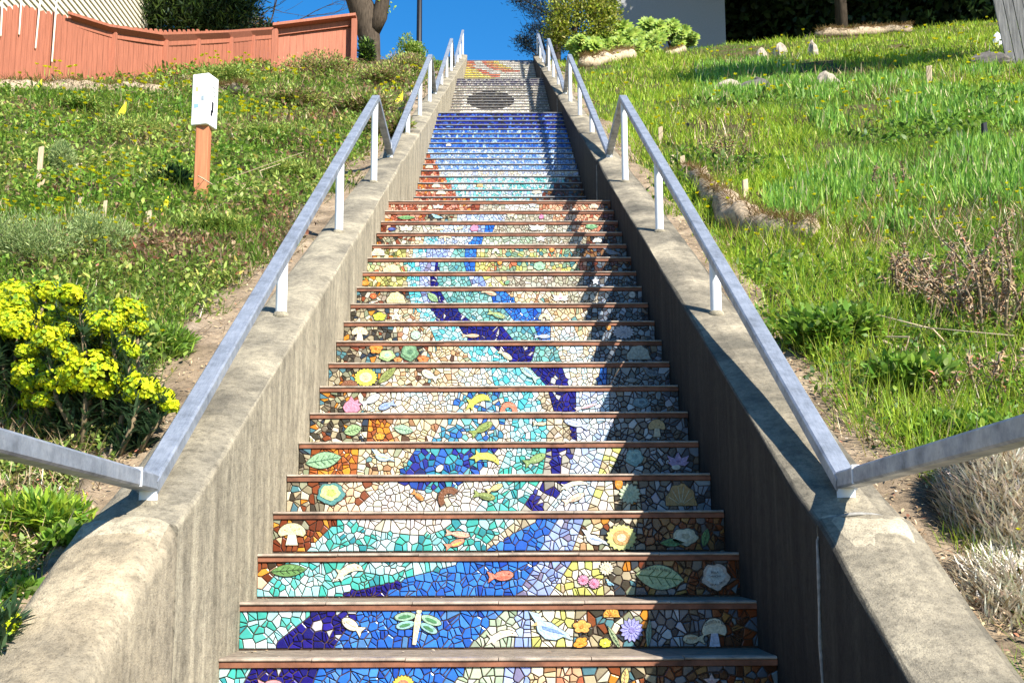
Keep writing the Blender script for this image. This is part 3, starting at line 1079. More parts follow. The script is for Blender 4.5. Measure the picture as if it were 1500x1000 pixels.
ORN = [  # row, kind, centre x, y, width, height in picture pixels, turn in degrees, colours
    (0, 'sun', 591, 1002, 34, 30, 0, 'f6d85a e88a6a f2b070'), (0, 'fish', 396, 1002, 38, 20, 0, 'e8a0a4 e8b4b0 703838'), (0, 'star', 1042, 997, 26, 24, 0, 'e6c8c0 c89a9a c0a0a0'),
    (0, 'leaf', 915, 992, 30, 13, 80, 'e6dc8a c87a6a d0c080'),
    (1, 'fish', 517, 916, 38, 22, 148, 'f2e8cc e8dcc0 a09880'), (1, 'dragonfly', 611, 916, 76, 58, -8, 'a8cfae f0e6b8 9fd0cc 4f8a58'), (1, 'whale', 735, 933, 50, 24, 0, 'f2ead2 e0d8c0 806040'),
    (1, 'bird', 806, 919, 66, 52, 0, 'c6e4f6 7f9fe0 d8b880'), (1, 'flower5', 852, 917, 29, 22, 0, 'f4b45a d88a2a c07a20'), (1, 'flower5', 850, 941, 24, 18, 30, 'f4a83a d88a2a c07a20'),
    (1, 'shell', 895, 896, 25, 15, 0, 'f4b04a c87a2a'), (1, 'flower', 886, 941, 19, 16, 0, 'd8d84a f0f090'), (1, 'daisy', 925, 922, 37, 38, 0, 'a9a8e6 8f86c8 7a74b8'),
    (1, 'leaf', 950, 927, 43, 9, 85, '8fb09a 4a6a50'), (1, 'leaf', 899, 933, 38, 9, -62, 'a8b88a 4a6a50'), (1, 'fish', 1016, 935, 34, 20, 180, 'e2d2ae d0b088 504030'),
    (1, 'mushroom', 1046, 926, 38, 45, 0, 'e6dcbe d6d2e0 e6dcbe'),
    (2, 'leaf', 423, 835, 55, 20, 4, '6f9a58 2f4a28'), (2, 'whale', 511, 838, 44, 28, 0, 'f4e8c4 e0d0a8 806040'), (2, 'fish', 733, 843, 40, 21, 5, 'ee8a72 e67a60 803020'),
    (2, 'daisy', 854, 849, 18, 17, 0, 'eaa6c4 e06a8a d888a8'), (2, 'daisy', 870, 854, 18, 17, 0, 'eaa6c4 e06a8a d888a8'), (2, 'daisy', 888, 832, 23, 22, 0, 'f4ecd0 e6dcb4 e0d0a8'),
    (2, 'bird', 893, 853, 13, 12, 0, '9fd4ee 70a8d8 d8b880'), (2, 'leaf', 966, 845, 74, 41, -7, 'bfd09a 5a7a40'), (2, 'cabbage', 1048, 844, 45, 43, 0, 'd8c8b8 e6e6dc d0d4cc'),
    (3, 'mushroom', 428, 782, 42, 34, 0, 'f4e8b4 f6ecd0 d8a86a'), (3, 'fish', 670, 782, 38, 13, -8, 'f0b8a0 f4d0a8 804030'), (3, 'fish', 666, 796, 32, 14, 20, 'ec9a7a f0d060 804030'),
    (3, 'bird', 871, 788, 40, 28, 0, 'e6eef4 9fb4e0 e0d0b0'), (3, 'sun', 910, 787, 48, 42, 0, 'dfe08a d8a868 e6d8b0'), (3, 'leaf', 985, 794, 38, 13, 3, '6a9a5a 2f4a28'),
    (3, 'cabbage', 1003, 786, 42, 28, 0, 'd8d0ae e6e0c4 cfc6a4'), (3, 'leaf', 1033, 787, 28, 13, 75, '6a9a5a 2f4a28'),
    (4, 'cabbage', 485, 723, 45, 36, 0, '5f9a98 d8ea9a c0d870'), (4, 'crescent', 653, 724, 36, 18, 42, '8a5a3a 6a4028'), (4, 'fish', 612, 726, 22, 11, -38, 'e8a05a d88040 603010'),
    (4, 'fish', 709, 726, 34, 15, -12, '9aa860 7a8a50 403010'), (4, 'fish', 724, 715, 27, 12, 24, 'efdc9a e0cc88 806030'), (4, 'whale', 840, 711, 44, 15, 0, 'eee6cc e0d8c0 806040'),
    (4, 'fish', 840, 730, 36, 14, 24, 'f4dcc0 eab8a0 804030'), (4, 'daisy', 922, 723, 35, 33, 0, 'cfdcb8 a8c0a0 9ab088'), (4, 'pebble', 906, 708, 12, 18, 0, 'f0982a f0a84a'),
    (4, 'shell', 997, 724, 48, 34, 0, 'b8935a d0c8a8'),
    (5, 'leaf', 474, 674, 55, 27, 10, '9cc49a 4f7a58'), (5, 'bird', 561, 668, 36, 22, 0, 'bfdcee e6dc9a d0c080'), (5, 'whale', 711, 672, 44, 24, -30, 'eee86a e0d850 806020'),
    (5, 'pebble', 644, 686, 13, 9, 40, 'f4eedc ece0c8'), (5, 'fish', 783, 673, 36, 17, 24, '8fae68 a8c080 304020'), (5, 'cabbage', 929, 670, 29, 28, 0, '8fb8b4 a4c8c0 7aa09c'),
    (5, 'lily', 993, 671, 32, 24, 0, 'c0a8d0 8f70a8'), (5, 'pebble', 990, 684, 14, 8, 0, 'ece8dc e0dccc'),
    (6, 'leaf', 517, 630, 28, 18, 15, 'a4c48a 5a7a50'), (6, 'leaf', 591, 629, 30, 15, -12, 'b0d0b0 6a9a78'), (6, 'fish', 705, 628, 38, 16, 30, '9aac5a 7a9048 403010'),
    (6, 'flower5', 557, 639, 15, 12, 0, 'f0a83a f0d850'), (6, 'fish', 844, 621, 38, 13, 164, 'c6d2f0 d8e0f4 506080'), (6, 'fish', 790, 621, 20, 8, 0, 'efe2b8 e0d0a0 806040'), (6, 'mushroom', 962, 627, 26, 27, 0, 'cfb07a e0d0b0 b89860'),
    (7, 'tulip', 516, 592, 30, 25, 0, 'ec9ab4 e080a0'), (7, 'fish', 543, 586, 32, 16, 30, 'e6eaee c8d4e0 606878'), (7, 'fish', 567, 594, 27, 14, 200, 'a8bcea 90a8e0 405080'),
    (7, 'whale', 700, 589, 38, 25, 0, 'dfe25a d0d450 606020'), (7, 'crescent', 745, 596, 27, 15, 0, 'ee8a6a e07050'), (7, 'fish', 858, 596, 36, 7, 16, 'f0e0e0 e89ab0 804050'), (7, 'cabbage', 939, 590, 28, 17, 0, '6f8a94 88a4ac 5a7480'),
    (8, 'sun', 536, 553, 36, 28, 0, 'f4f05a f4d8b0 f0c8a0'), (8, 'leaf', 567, 550, 36, 13, 42, '9aa45a 5a6430'), (8, 'fish', 630, 550, 28, 16, 150, 'f0e8d0 e0dcc0 808060'),
    (8, 'fish', 775, 547, 36, 15, 140, 'b8d8c8 9ac0d8 405060'), (8, 'bird', 954, 545, 30, 20, 0, '70808c 5c6a78 807860'), (8, 'leaf', 925, 557, 19, 8, 0, '8a8f90 d0d0c8'), (8, 'shell', 512, 561, 26, 9, 0, '8a5a40 b08060'),
    (9, 'flower5', 551, 511, 21, 17, 0, 'f09a3a c86a1a'), (9, 'cabbage', 567, 521, 26, 18, 0, 'b8d890 cfe8a8 a8d0c0'), (9, 'cabbage', 600, 517, 29, 27, 0, '6f9a70 8ab488 5a8460'),
    (9, 'flower5', 620, 526, 19, 11, 0, 'ee8a4a c86a1a'), (9, 'fish', 740, 520, 25, 11, -35, 'efe6c0 e0d8b0 806840'), (9, 'shell', 935, 516, 36, 22, 0, 'b8bcae a0a498'), (9, 'flower5', 583, 527, 14, 8, 0, 'f0a05a d07a2a'),
    (10, 'mushroom', 527, 489, 25, 21, 0, 'f4dcb4 f4e8d0 e8a070'), (10, 'pebble', 609, 491, 15, 14, 0, 'b8d4bc c4dcc8'), (10, 'fish', 689, 492, 27, 8, 0, 'f2cca8 f0b898 805040'),
    (10, 'daisy', 913, 487, 36, 22, 0, 'c8c8d0 a8a8b0 9898a4'), (10, 'pebble', 891, 479, 8, 10, 0, 'f0982a f0a84a'), (10, 'fish', 794, 493, 25, 9, 0, 'b8c4e0 d0d8ea 404860'),
    (11, 'flower5', 556, 464, 21, 14, 0, 'd8ee4a b0c040'), (11, 'star', 580, 464, 23, 15, 0, 'efe6cc e0d4b4'), (11, 'fish', 727, 461, 28, 11, -18, 'a8b878 8ac0a0 403020'), (11, 'crescent', 797, 464, 17, 9, 0, 'f0e0b0 e0d0a0'),
    (12, 'shell', 580, 436, 29, 17, 0, 'ecdca4 d8c488'), (12, 'flower', 547, 434, 11, 10, 0, 'd8703a f0a050'), (12, 'leaf', 634, 436, 21, 11, -40, '9abf8a 6a9060'), (12, 'fish', 716, 429, 24, 9, -16, 'f2d0a8 e88a70 805040'),
    (12, 'lily', 821, 434, 25, 16, 0, 'ece6d8 ea8ab8'), (12, 'leaf', 858, 436, 12, 8, 50, 'e6e0d0 c8c4b4'), (12, 'leaf', 868, 436, 12, 8, 120, 'ece6d4 c8c4b4'), (12, 'daisy', 926, 432, 11, 11, 0, 'ecebe4 c0c0b8 c8c8c0'),
    (13, 'pebble', 535, 415, 13, 8, 0, 'f0942a f0a84a'), (13, 'star', 872, 412, 13, 13, 0, 'e6eef8 d0dcf0'), (13, 'leaf', 743, 414, 9, 6, 40, '8abf9a 60a078'),
    (14, 'shell', 574, 393, 27, 12, 0, 'f0dcb0 e0c898'), (14, 'flower', 790, 390, 19, 14, 0, 'a0d0a8 80b090'), (14, 'pebble', 732, 383, 7, 8, 0, 'f0982a f0a84a'), (14, 'leaf', 540, 392, 12, 4, 88, 'f0e6b0 d0c890'),
    (15, 'shell', 554, 369, 21, 12, 0, 'f2e2c4 e0c8a0'), (15, 'bird', 896, 369, 28, 13, 0, '9aa0a8 8088a0 807860'), (15, 'pebble', 808, 363, 8, 9, 0, 'f0942a f0a84a'), (15, 'crescent', 726, 368, 12, 8, 0, 'e8e2d0 403c38'),
    (16, 'dragonfly', 652, 347, 24, 13, 0, 'f2e6c4 efe0b0 f2e6c4 e8dcb8'), (16, 'star', 792, 350, 20, 11, 0, 'f6f2e4 e8e0cc'), (16, 'shell', 875, 352, 15, 7, 0, 'f4efe2 e0d8c4'),
    (17, 'lily', 595, 333, 21, 12, 0, 'f6f0dc e8d898'), (17, 'tulip', 695, 333, 14, 12, 0, 'ec94b8 e080a0'), (17, 'fish', 641, 335, 20, 7, 0, 'f2e2bc e0d0a0 806040'), (17, 'fish', 672, 335, 14, 6, 20, 'f2e2bc e0d0a0 806040'),
    (17, 'lily', 787, 332, 25, 13, 0, 'f8f4e4 e8e0b0'), (17, 'cabbage', 866, 332, 19, 9, 0, '6fa870 88c088 58905a'), (17, 'pebble', 574, 336, 12, 5, 0, '3a4a9a 5a6ab8'),
    (18, 'bird', 640, 317, 19, 10, 0, 'aee0ee 90c8e0 d0c080'), (18, 'leaf', 595, 319, 28, 6, 0, '8ac07a 508048'), (18, 'star', 748, 314, 15, 10, 0, 'f2e2bc e0d0a0'), (18, 'tulip', 793, 317, 8, 8, 0, 'ec80a8 e080a0'),
    (19, 'lily', 642, 302, 17, 8, 0, 'f4eee0 e0d8c0'), (19, 'star', 780, 301, 14, 8, 0, 'dfeaf4 c8d8ec'), (19, 'shell', 870, 302, 14, 7, 0, 'f2dcc0 e0c8a0'),
]
ORN_NAME = {'sun': 'sunflower_tile', 'fish': 'fish_tile', 'star': 'starfish_tile', 'leaf': 'leaf_tile', 'dragonfly': 'dragonfly_tile', 'whale': 'dolphin_tile', 'bird': 'bird_tile',
            'flower': 'flower_tile', 'flower5': 'flower_tile', 'shell': 'shell_tile', 'daisy': 'daisy_tile', 'mushroom': 'mushroom_tile', 'cabbage': 'rosette_tile',
            'crescent': 'curved_fish_tile', 'pebble': 'button_tile', 'lily': 'water_lily_tile', 'tulip': 'tulip_tile'}


def extrude(mb, y, out, h, col, bev=0.0014, dome=0.0):
    n = len(out)
    cx = sum(p[0] for p in out) / n
    cz = sum(p[1] for p in out) / n
    ar = sum(out[a][0] * out[(a + 1) % n][1] - out[(a + 1) % n][0] * out[a][1] for a in range(n))
    if ar < 0:
        out = out[::-1]
    rad = math.sqrt(abs(ar) / 2 / math.pi)
    k = max(0.75, 1 - bev / max(rad, 1e-4))
    vs = [(x, y + 0.0005, z) for x, z in out] + [(x, y - h + bev * 0.8, z) for x, z in out] + [(cx + k * (x - cx), y - h - dome, cz + k * (z - cz)) for x, z in out]
    fs = [tuple(2 * n + a for a in range(n))]
    for a in range(n):
        b = (a + 1) % n
        fs.append((n + a, n + b, 2 * n + b, 2 * n + a))
        fs.append((a, b, n + b, n + a))
    mb.add(vs, fs, col)


def ornament(R, o):
    """returns (MB, hole outline)"""
    row, kind, cx, cy, w, h, turn, cols = o
    C = [np.array(hx(c)) * 0.68 for c in cols.split()]
    while len(C) < 4:
        C.append(C[-1] * 0.7)
    c0 = R.px_uv(cx, cy)
    px1 = R.px_uv(cx + 1, cy)
    py1 = R.px_uv(cx, cy - 1)
    sx, sz = 0.95 * w * (px1[0] - c0[0]), 0.95 * h * (py1[1] - c0[1])
    a = math.radians(turn)
    cz = min(max(c0[1], R.zb + 0.004), R.zt - 0.004)

    def tf(p):
        x, z = p[0] * sx, p[1] * sz
        X, Z = c0[0] + x * math.cos(a) - z * math.sin(a), cz + x * math.sin(a) + z * math.cos(a)
        return (X, min(max(Z, R.zb - 0.002), R.zt + 0.003))
    mb = MB()
    rg = np.random.default_rng(int(cx * 7 + cy))
    main = None
    for q, (out, ci, rz) in enumerate(shape(kind)):
        P = [tf(p) for p in out]
        hh = 0.0092 + rz * 0.0009
        if q == 0 or rz < 1.0:
            mx = sum(p[0] for p in P) / len(P)
            mz = sum(p[1] for p in P) / len(P)
            big = []
            for p in P:
                L = math.hypot(p[0] - mx, p[1] - mz) + 1e-6
                big.append((p[0] + (p[0] - mx) / L * 0.0035, min(max(p[1] + (p[1] - mz) / L * 0.0035, R.zb - 0.003), R.zt + 0.004)))
            extrude(mb, R.y, big, 0.0068, np.array((0.035, 0.024, 0.016)), 0.0004)
            if q == 0:
                main = big
        extrude(mb, R.y, P, hh, np.clip(C[min(ci, 3)] * rg.uniform(0.93, 1.05), 0, 0.85), 0.0012 if rz < 1 else 0.0004, 0.0008)
    return mb, main


# ------------------------------------------------------------------ the flights
FLIGHTS = ['lowest mosaic flight, navy river and blue fish pond pattern on its risers', 'second mosaic flight, pale aqua rising to deep blue',
           'third mosaic flight, cream and grey with a dark round disc', 'topmost mosaic flight, yellow and orange sun swirl under the sky']
NSTEP = 21
step_me = {}
TILE_COUNT = 0


def bullnose(L, x0=0.0):
    """front edge tile of a tread: rounded lip"""
    mb = MB()
    prof = [(0.05, 0.0005), (0.012, 0.0012), (0.004, 0.0002), (0.0, -0.003), (0.0, -0.0065), (0.003, -0.009), (0.05, -0.009)]
    vs = []
    for x in (x0, x0 + L):
        for y, z in prof:
            vs.append((x, y, z))
    n = len(prof)
    fs = [(i, i + 1, n + i + 1, n + i) for i in range(n - 1)] + [tuple(range(n - 1, -1, -1)), tuple(range(n, 2 * n))]
    mb.add(vs, fs)
    return mb


def flight(k):
    y0, z0 = NY0 + k * PERY, NZ0 + k * PERZ
    root = thing('stair_flight', FLIGHTS[k], 'staircase', (0, y0, z0 - RISE), 'mosaic stair flights')
    allt = []
    stuff = MB()
    nose_me = None
    for i in range(NSTEP):
        R = Riser(k, i)
        ny, nz = y0 + i * TREAD, R.ztop
        last = i == NSTEP - 1
        depth = TREAD + 0.06 if not last else PERY - 20 * TREAD + 0.03
        if k == 3 and last:
            depth = 4.0
        mb = MB()
        mb.box(-W2 - 0.02, W2 + 0.02, ny + 0.0275, ny + depth, nz - RISE - 0.04, nz - 0.0012)
        st = mb.build('step', M_STEP, root, False, False)
        # riser panel of grout with the terracotta band over it
        mb = MB()
        mb.box(-W2 + 0.0005, W2 - 0.0005, ny + 0.018, ny + 0.0272, nz - RISE + 0.0008, nz - 0.0094)
        mb.build('riser_panel', M_GROUT, st, False, False)
        mb = MB()
        mb.box(-W2 + 0.001, W2 - 0.001, ny + 0.0065, ny + 0.0176, nz - (0.0285 if k == 0 else 0.016), nz - 0.0093, bev=0.0015)
        mb.build('riser_band', M_BAND if k == 0 else M_BANDG, st, False, False)
        if k == 0:
            n = 6
            L = (2 * W2 - 0.004) / n
            rg = np.random.default_rng(900 + i)
            if nose_me is None:
                proto = bullnose(L - 0.0025)
                nose_me = bpy.data.meshes.new('nosing_tile')
                nose_me.from_pydata(proto.v, [], proto.f)
                nose_me.materials.append(M_NOSE)
            for q in range(n):
                o = bpy.data.objects.new('nosing_tile', nose_me)
                COL.objects.link(o)
                o.parent = st
                o.location = (-W2 + 0.002 + q * L, ny + rg.uniform(-0.0015, 0.0015), nz + rg.uniform(-0.0012, 0.0012))
        else:
            mb = bullnose(2 * W2 - 0.004, -W2 + 0.002)
            mb.v = [(x, y + ny, z + nz) for x, y, z in mb.v]
            mb.build('nosing', M_NOSEG, st, False, False)
        # mosaic
        if k == 0:
            row, over, sp = (ROWS[i - 1], OVER.get(i - 1, []), 0.0335) if i > 0 else (ROWS[0], [], 0.038)
            if i == 0:
                row = [('tq', 320, 300), ('nv', 420, 400), ('bl', 640, 600), ('sg', 730, 720), ('lv', 775, 772), ('cr', 815, 812), ('er', 962, 960), ('dkb', 1500, 1500)]
        elif k == 1:
            row, over, sp = row2(i), [], 0.034
        elif k == 2:
            row, over, sp = row3(i), OVER3, 0.045
        else:
            row, over, sp = [('w2', 1200, 1200)], OVER4, 0.05
        holes = []
        if k == 0 and i > 0:
            for o in ORN:
                if o[0] == i - 1:
                    mo, hole = ornament(R, o)
                    mo.build(ORN_NAME[o[1]], M_CERAMIC, st)
                    holes.append(hole)
        if k == 1:
            for (ri, cx, cy, w, h, c) in ((6, 639, 272, 13, 6, 'f2e6cc e0d0b0'), (5, 646, 282, 15, 6, 'f4ead2 e0d0b0'), (9, 629, 244, 12, 6, 'efe0c4 e0d0b0'), (13, 657, 212, 8, 5, 'f2f2ec e0e0d8'), (6, 703, 271, 10, 7, 'f0c890 e0a860'), (5, 786, 280, 14, 6, 'efe6d0 e0d0b0')):
                if ri == i:
                    mo, hole = ornament(R, (i, 'shell', cx, cy, w, h, 0, c))
                    mo.build('shell_tile', M_CERAMIC, st)
                    holes.append(hole)
        for t in make_tiles(R, row, over, sp, holes, 1000 * k + i):
            allt.append((t, R, st))
    if k == 0:
        c = np.array([(t[3][0], R.y, t[3][1]) for t, R, st in allt])
        pp = proj(c)
        vis = (pp[:, 0] > 0) & (pp[:, 0] < 1500) & (pp[:, 1] > 0) & (pp[:, 1] < 996)
        size = np.array([t[2] for t, R, st in allt]) / (c[:, 1] ** 2) * vis
        big = set(np.argsort(-size)[:300].tolist())
    else:
        big = set()
    for q, (t, R, st) in enumerate(allt):
        if q in big:
            mb = MB()
            tile_geo(mb, R, t)
            mb.build('tile', M_TILE, st)
        else:
            tile_geo(stuff, R, t)
    o = stuff.build('small_tiles', M_TILE, root)
    tag(o, kind='stuff')


for k in range(4):
    flight(k)

# the landing and the steps the viewer stands on, plain concrete
root = thing('stair_flight', 'plain concrete steps below the bottom landing', 'staircase', (0, 0, -2.4))
for i in range(9):
    mb = MB()
    ny = NY0 - 1.5 - i * TREAD
    nz = NZ0 - RISE - i * RISE
    mb.box(-W2 - 0.02, W2 + 0.02, ny, ny + (TREAD + 0.02 if i else 1.5 + 0.06), nz - RISE - 0.1, nz - (0 if i else 0.001), bev=0.006)
    mb.build('step', M_STEP, root, False, False)


# lettering pressed into three of the ceramic pieces
def lettering(R, st, text, cx, cy, wpx, hpx, arc=0.0, turn=0.0):
    cu = bpy.data.curves.new('lettering', 'FONT')
    cu.body = text
    cu.size = 1.0
    cu.align_x = 'CENTER'
    tmp = bpy.data.objects.new('lettering', cu)
    dg = bpy.context.evaluated_depsgraph_get()
    me = bpy.data.meshes.new_from_object(tmp)
    bpy.data.objects.remove(tmp)
    co = np.zeros(len(me.vertices) * 3)
    me.vertices.foreach_get('co', co)
    co = co.reshape(-1, 3)
    w = co[:, 0].max() - co[:, 0].min()
    c0 = R.px_uv(cx, cy)
    px1 = R.px_uv(cx + 1, cy)
    sx = wpx * (px1[0] - c0[0]) / w
    sz = hpx * (px1[0] - c0[0]) / 0.7
    X, Z = co[:, 0] * sx, co[:, 1] * sz
    if arc:
        Z = Z - arc * (X / (w * sx / 2)) ** 2
    a = math.radians(turn)
    P = np.stack([c0[0] + X * math.cos(a) - Z * math.sin(a), np.full(len(X), R.y - 0.0138), c0[1] + X * math.sin(a) + Z * math.cos(a)], 1)
    me.vertices.foreach_set('co', P.ravel())
    me.materials.clear()
    me.materials.append(M_INK)
    me.update()
    o = bpy.data.objects.new('lettering', me)
    COL.objects.link(o)
    o.parent = st


_steps = [o for o in bpy.data.objects if o.name.split('.')[0] == 'step' and o.parent and o.parent['label'] == FLIGHTS[0]]
lettering(Riser(0, 3), _steps[3], 'CARL & GAIL RUBELLI', 960, 834, 46, 3.6, 0.006, -4)
lettering(Riser(0, 3), _steps[3], 'BELLA', 1046, 839, 11, 3.2)
lettering(Riser(0, 3), _steps[3], 'CARMONA', 1046, 845, 18, 3.0, -0.002)
lettering(Riser(0, 3), _steps[3], '1914 - 1973', 1051, 856, 22, 3.2, -0.003, 14)
lettering(Riser(0, 2), _steps[2], 'QUENTIN & RIA', 1046, 911, 30, 4.0, 0.012)

# ------------------------------------------------------------------ handrails
RAILN = ['beside the lowest mosaic flight', 'beside the blue flight', 'beside the grey and white flight', 'beside the sun flight at the top']


def sweep_rect(path, w, h, x):
    """rectangular tube along a path in the y-z plane, centred on x"""
    n = len(path)
    vs = []
    b = 0.006
    prof = [(-w / 2 + b, h / 2), (w / 2 - b, h / 2), (w / 2, h / 2 - b), (w / 2, -h / 2 + b), (w / 2 - b, -h / 2), (-w / 2 + b, -h / 2), (-w / 2, -h / 2 + b), (-w / 2, h / 2 - b)]
    P = [np.array(p, float) for p in path]
    for i in range(n):
        d0 = P[i] - P[i - 1] if i > 0 else P[1] - P[0]
        d1 = P[i + 1] - P[i] if i < n - 1 else d0
        d0 = d0 / np.linalg.norm(d0)
        d1 = d1 / np.linalg.norm(d1)
        n0, n1 = np.array([-d0[1], d0[0]]), np.array([-d1[1], d1[0]])
        m = n0 + n1
        m /= np.linalg.norm(m)
        m /= max(0.5, m.dot(n0))
        for dx, dz in prof:
            q = P[i] + m * dz
            vs.append((x + dx, q[0], q[1]))
    m = len(prof)
    fs = []
    for i in range(n - 1):
        for k in range(m):
            fs.append((i * m + k, i * m + (k + 1) % m, (i + 1) * m + (k + 1) % m, (i + 1) * m + k))
    fs.append(tuple(range(m - 1, -1, -1)))
    fs.append(tuple((n - 1) * m + k for k in range(m)))
    return vs, fs


PY = [(3.455, 0.16), (5.40, 0), (7.24, 0), (9.17, 0)]
RA, RB = (3.44, 0.132), (9.235, 3.565)        # bottom and top of the sloping rail's centre line
XR = 1.03
for side in (-1, 1):
    sd = 'left' if side < 0 else 'right'
    for k in range(-1, 4):
        oy, oz = k * PERY, k * PERZ
        lab = 'galvanised handrail with white posts on the %s wall, %s' % (sd, RAILN[k]) if k >= 0 else 'near level handrail entering the picture from the %s edge' % sd
        root = thing('handrail', lab, 'handrail', (side * XR, (3.46 if k >= 0 else 2.2) + oy, zw((3.46 if k >= 0 else 9.17) + oy)), 'handrails on the side walls')
        if k >= 0:
            v, f = sweep_rect([(RA[0] + oy, RA[1] + oz), (RB[0] + oy, RB[1] + oz)], 0.066, 0.046, side * XR)
            mesh_obj('sloping_rail', v, f, M_RAIL, root)
        if k < 3:
            # the level piece over the landing up to the foot of the next rail
            v, f = sweep_rect([(RB[0] + oy + (0.004 if k >= 0 else -0.4), RB[1] + oz + 0.001), (RA[0] + oy + PERY + 0.02, RA[1] + oz + PERZ + 0.012)], 0.062, 0.05, side * XR)
            mesh_obj('level_rail', v, f, M_RAIL, root)
            mb = MB()
            yj = RA[0] + oy + PERY - 0.16
            zj = RA[1] + oz + PERZ + 0.022
            mb.box(side * XR - 0.033, side * XR + 0.033, yj - 0.004, yj + 0.004, zj - 0.027, zj + 0.027)
            mb.build('weld_seam', M_POST, root, False, False)
        for q, (py, _) in enumerate(PY):
            if k == -1 and q < 3:
                continue
            y = py + oy
            t = (py - RA[0]) / (RB[0] - RA[0])
            zt = RA[1] + t * (RB[1] - RA[1]) + oz - 0.022
            zb = zw(y) - 0.02
            mb = MB()
            r = 0.027
            mb.tube([(side * XR, y, zb), (side * XR, y, zt + 0.012)], r, 14)
            mb.build('post', M_POST, root, True, False).data.set_sharp_from_angle(angle=1.0)
            mb = MB()
            mb.tube([(side * XR, y, zw(y) - 0.01), (side * XR, y, zw(y) + 0.016), (side * XR, y, zw(y) + 0.024)], [0.046, 0.036, 0.029], 12)
            mb.build('post_footing', M_WALL, root, True, False)


def cement_patch(side, y0, y1, par):
    mb = MB()
    rg = np.random.default_rng(61 + side)
    nx, ny = 9, 7
    vs, fs = [], []
    for j in range(ny):
        for i in range(nx):
            u, v = i / (nx - 1), j / (ny - 1)
            y = y0 + (y1 - y0) * v + 0.02 * math.sin(u * 7 + side) * (1 if j in (0, ny - 1) else 0.3)
            x = W2 + 0.02 + (WT - 0.035) * u
            edge = min(u, 1 - u, v, 1 - v)
            z = zw(y) + 0.012 * math.sin(math.pi * (x - W2) / WT) + 0.03 * math.exp(-((y - JY) / 0.2) ** 2) + (0.007 if edge > 0.01 else -0.006) + rg.normal(0, 0.0016)
            vs.append((side * x, y, z))
    for j in range(ny - 1):
        for i in range(nx - 1):
            f = (j * nx + i, j * nx + i + 1, (j + 1) * nx + i + 1, (j + 1) * nx + i)
            fs.append(f if side > 0 else f[::-1])
    mb.add(vs, fs)
    mb.build('cement_patch', M_PATCH, par, True, False)


M_PATCH = mat_concrete('pale_cement_patch', (0.3910, 0.3400, 0.2465), (0.2550, 0.2210, 0.1615), (0.4930, 0.4335, 0.3315), 0.2)
for o in [o for o in bpy.data.objects if o.name.startswith('concrete_parapet') and 'below the lowest' in o.get('label', '')]:
    sd = -1 if 'left' in o['label'] else 1
    cement_patch(sd, 3.10 if sd > 0 else 3.2, 3.315, o)

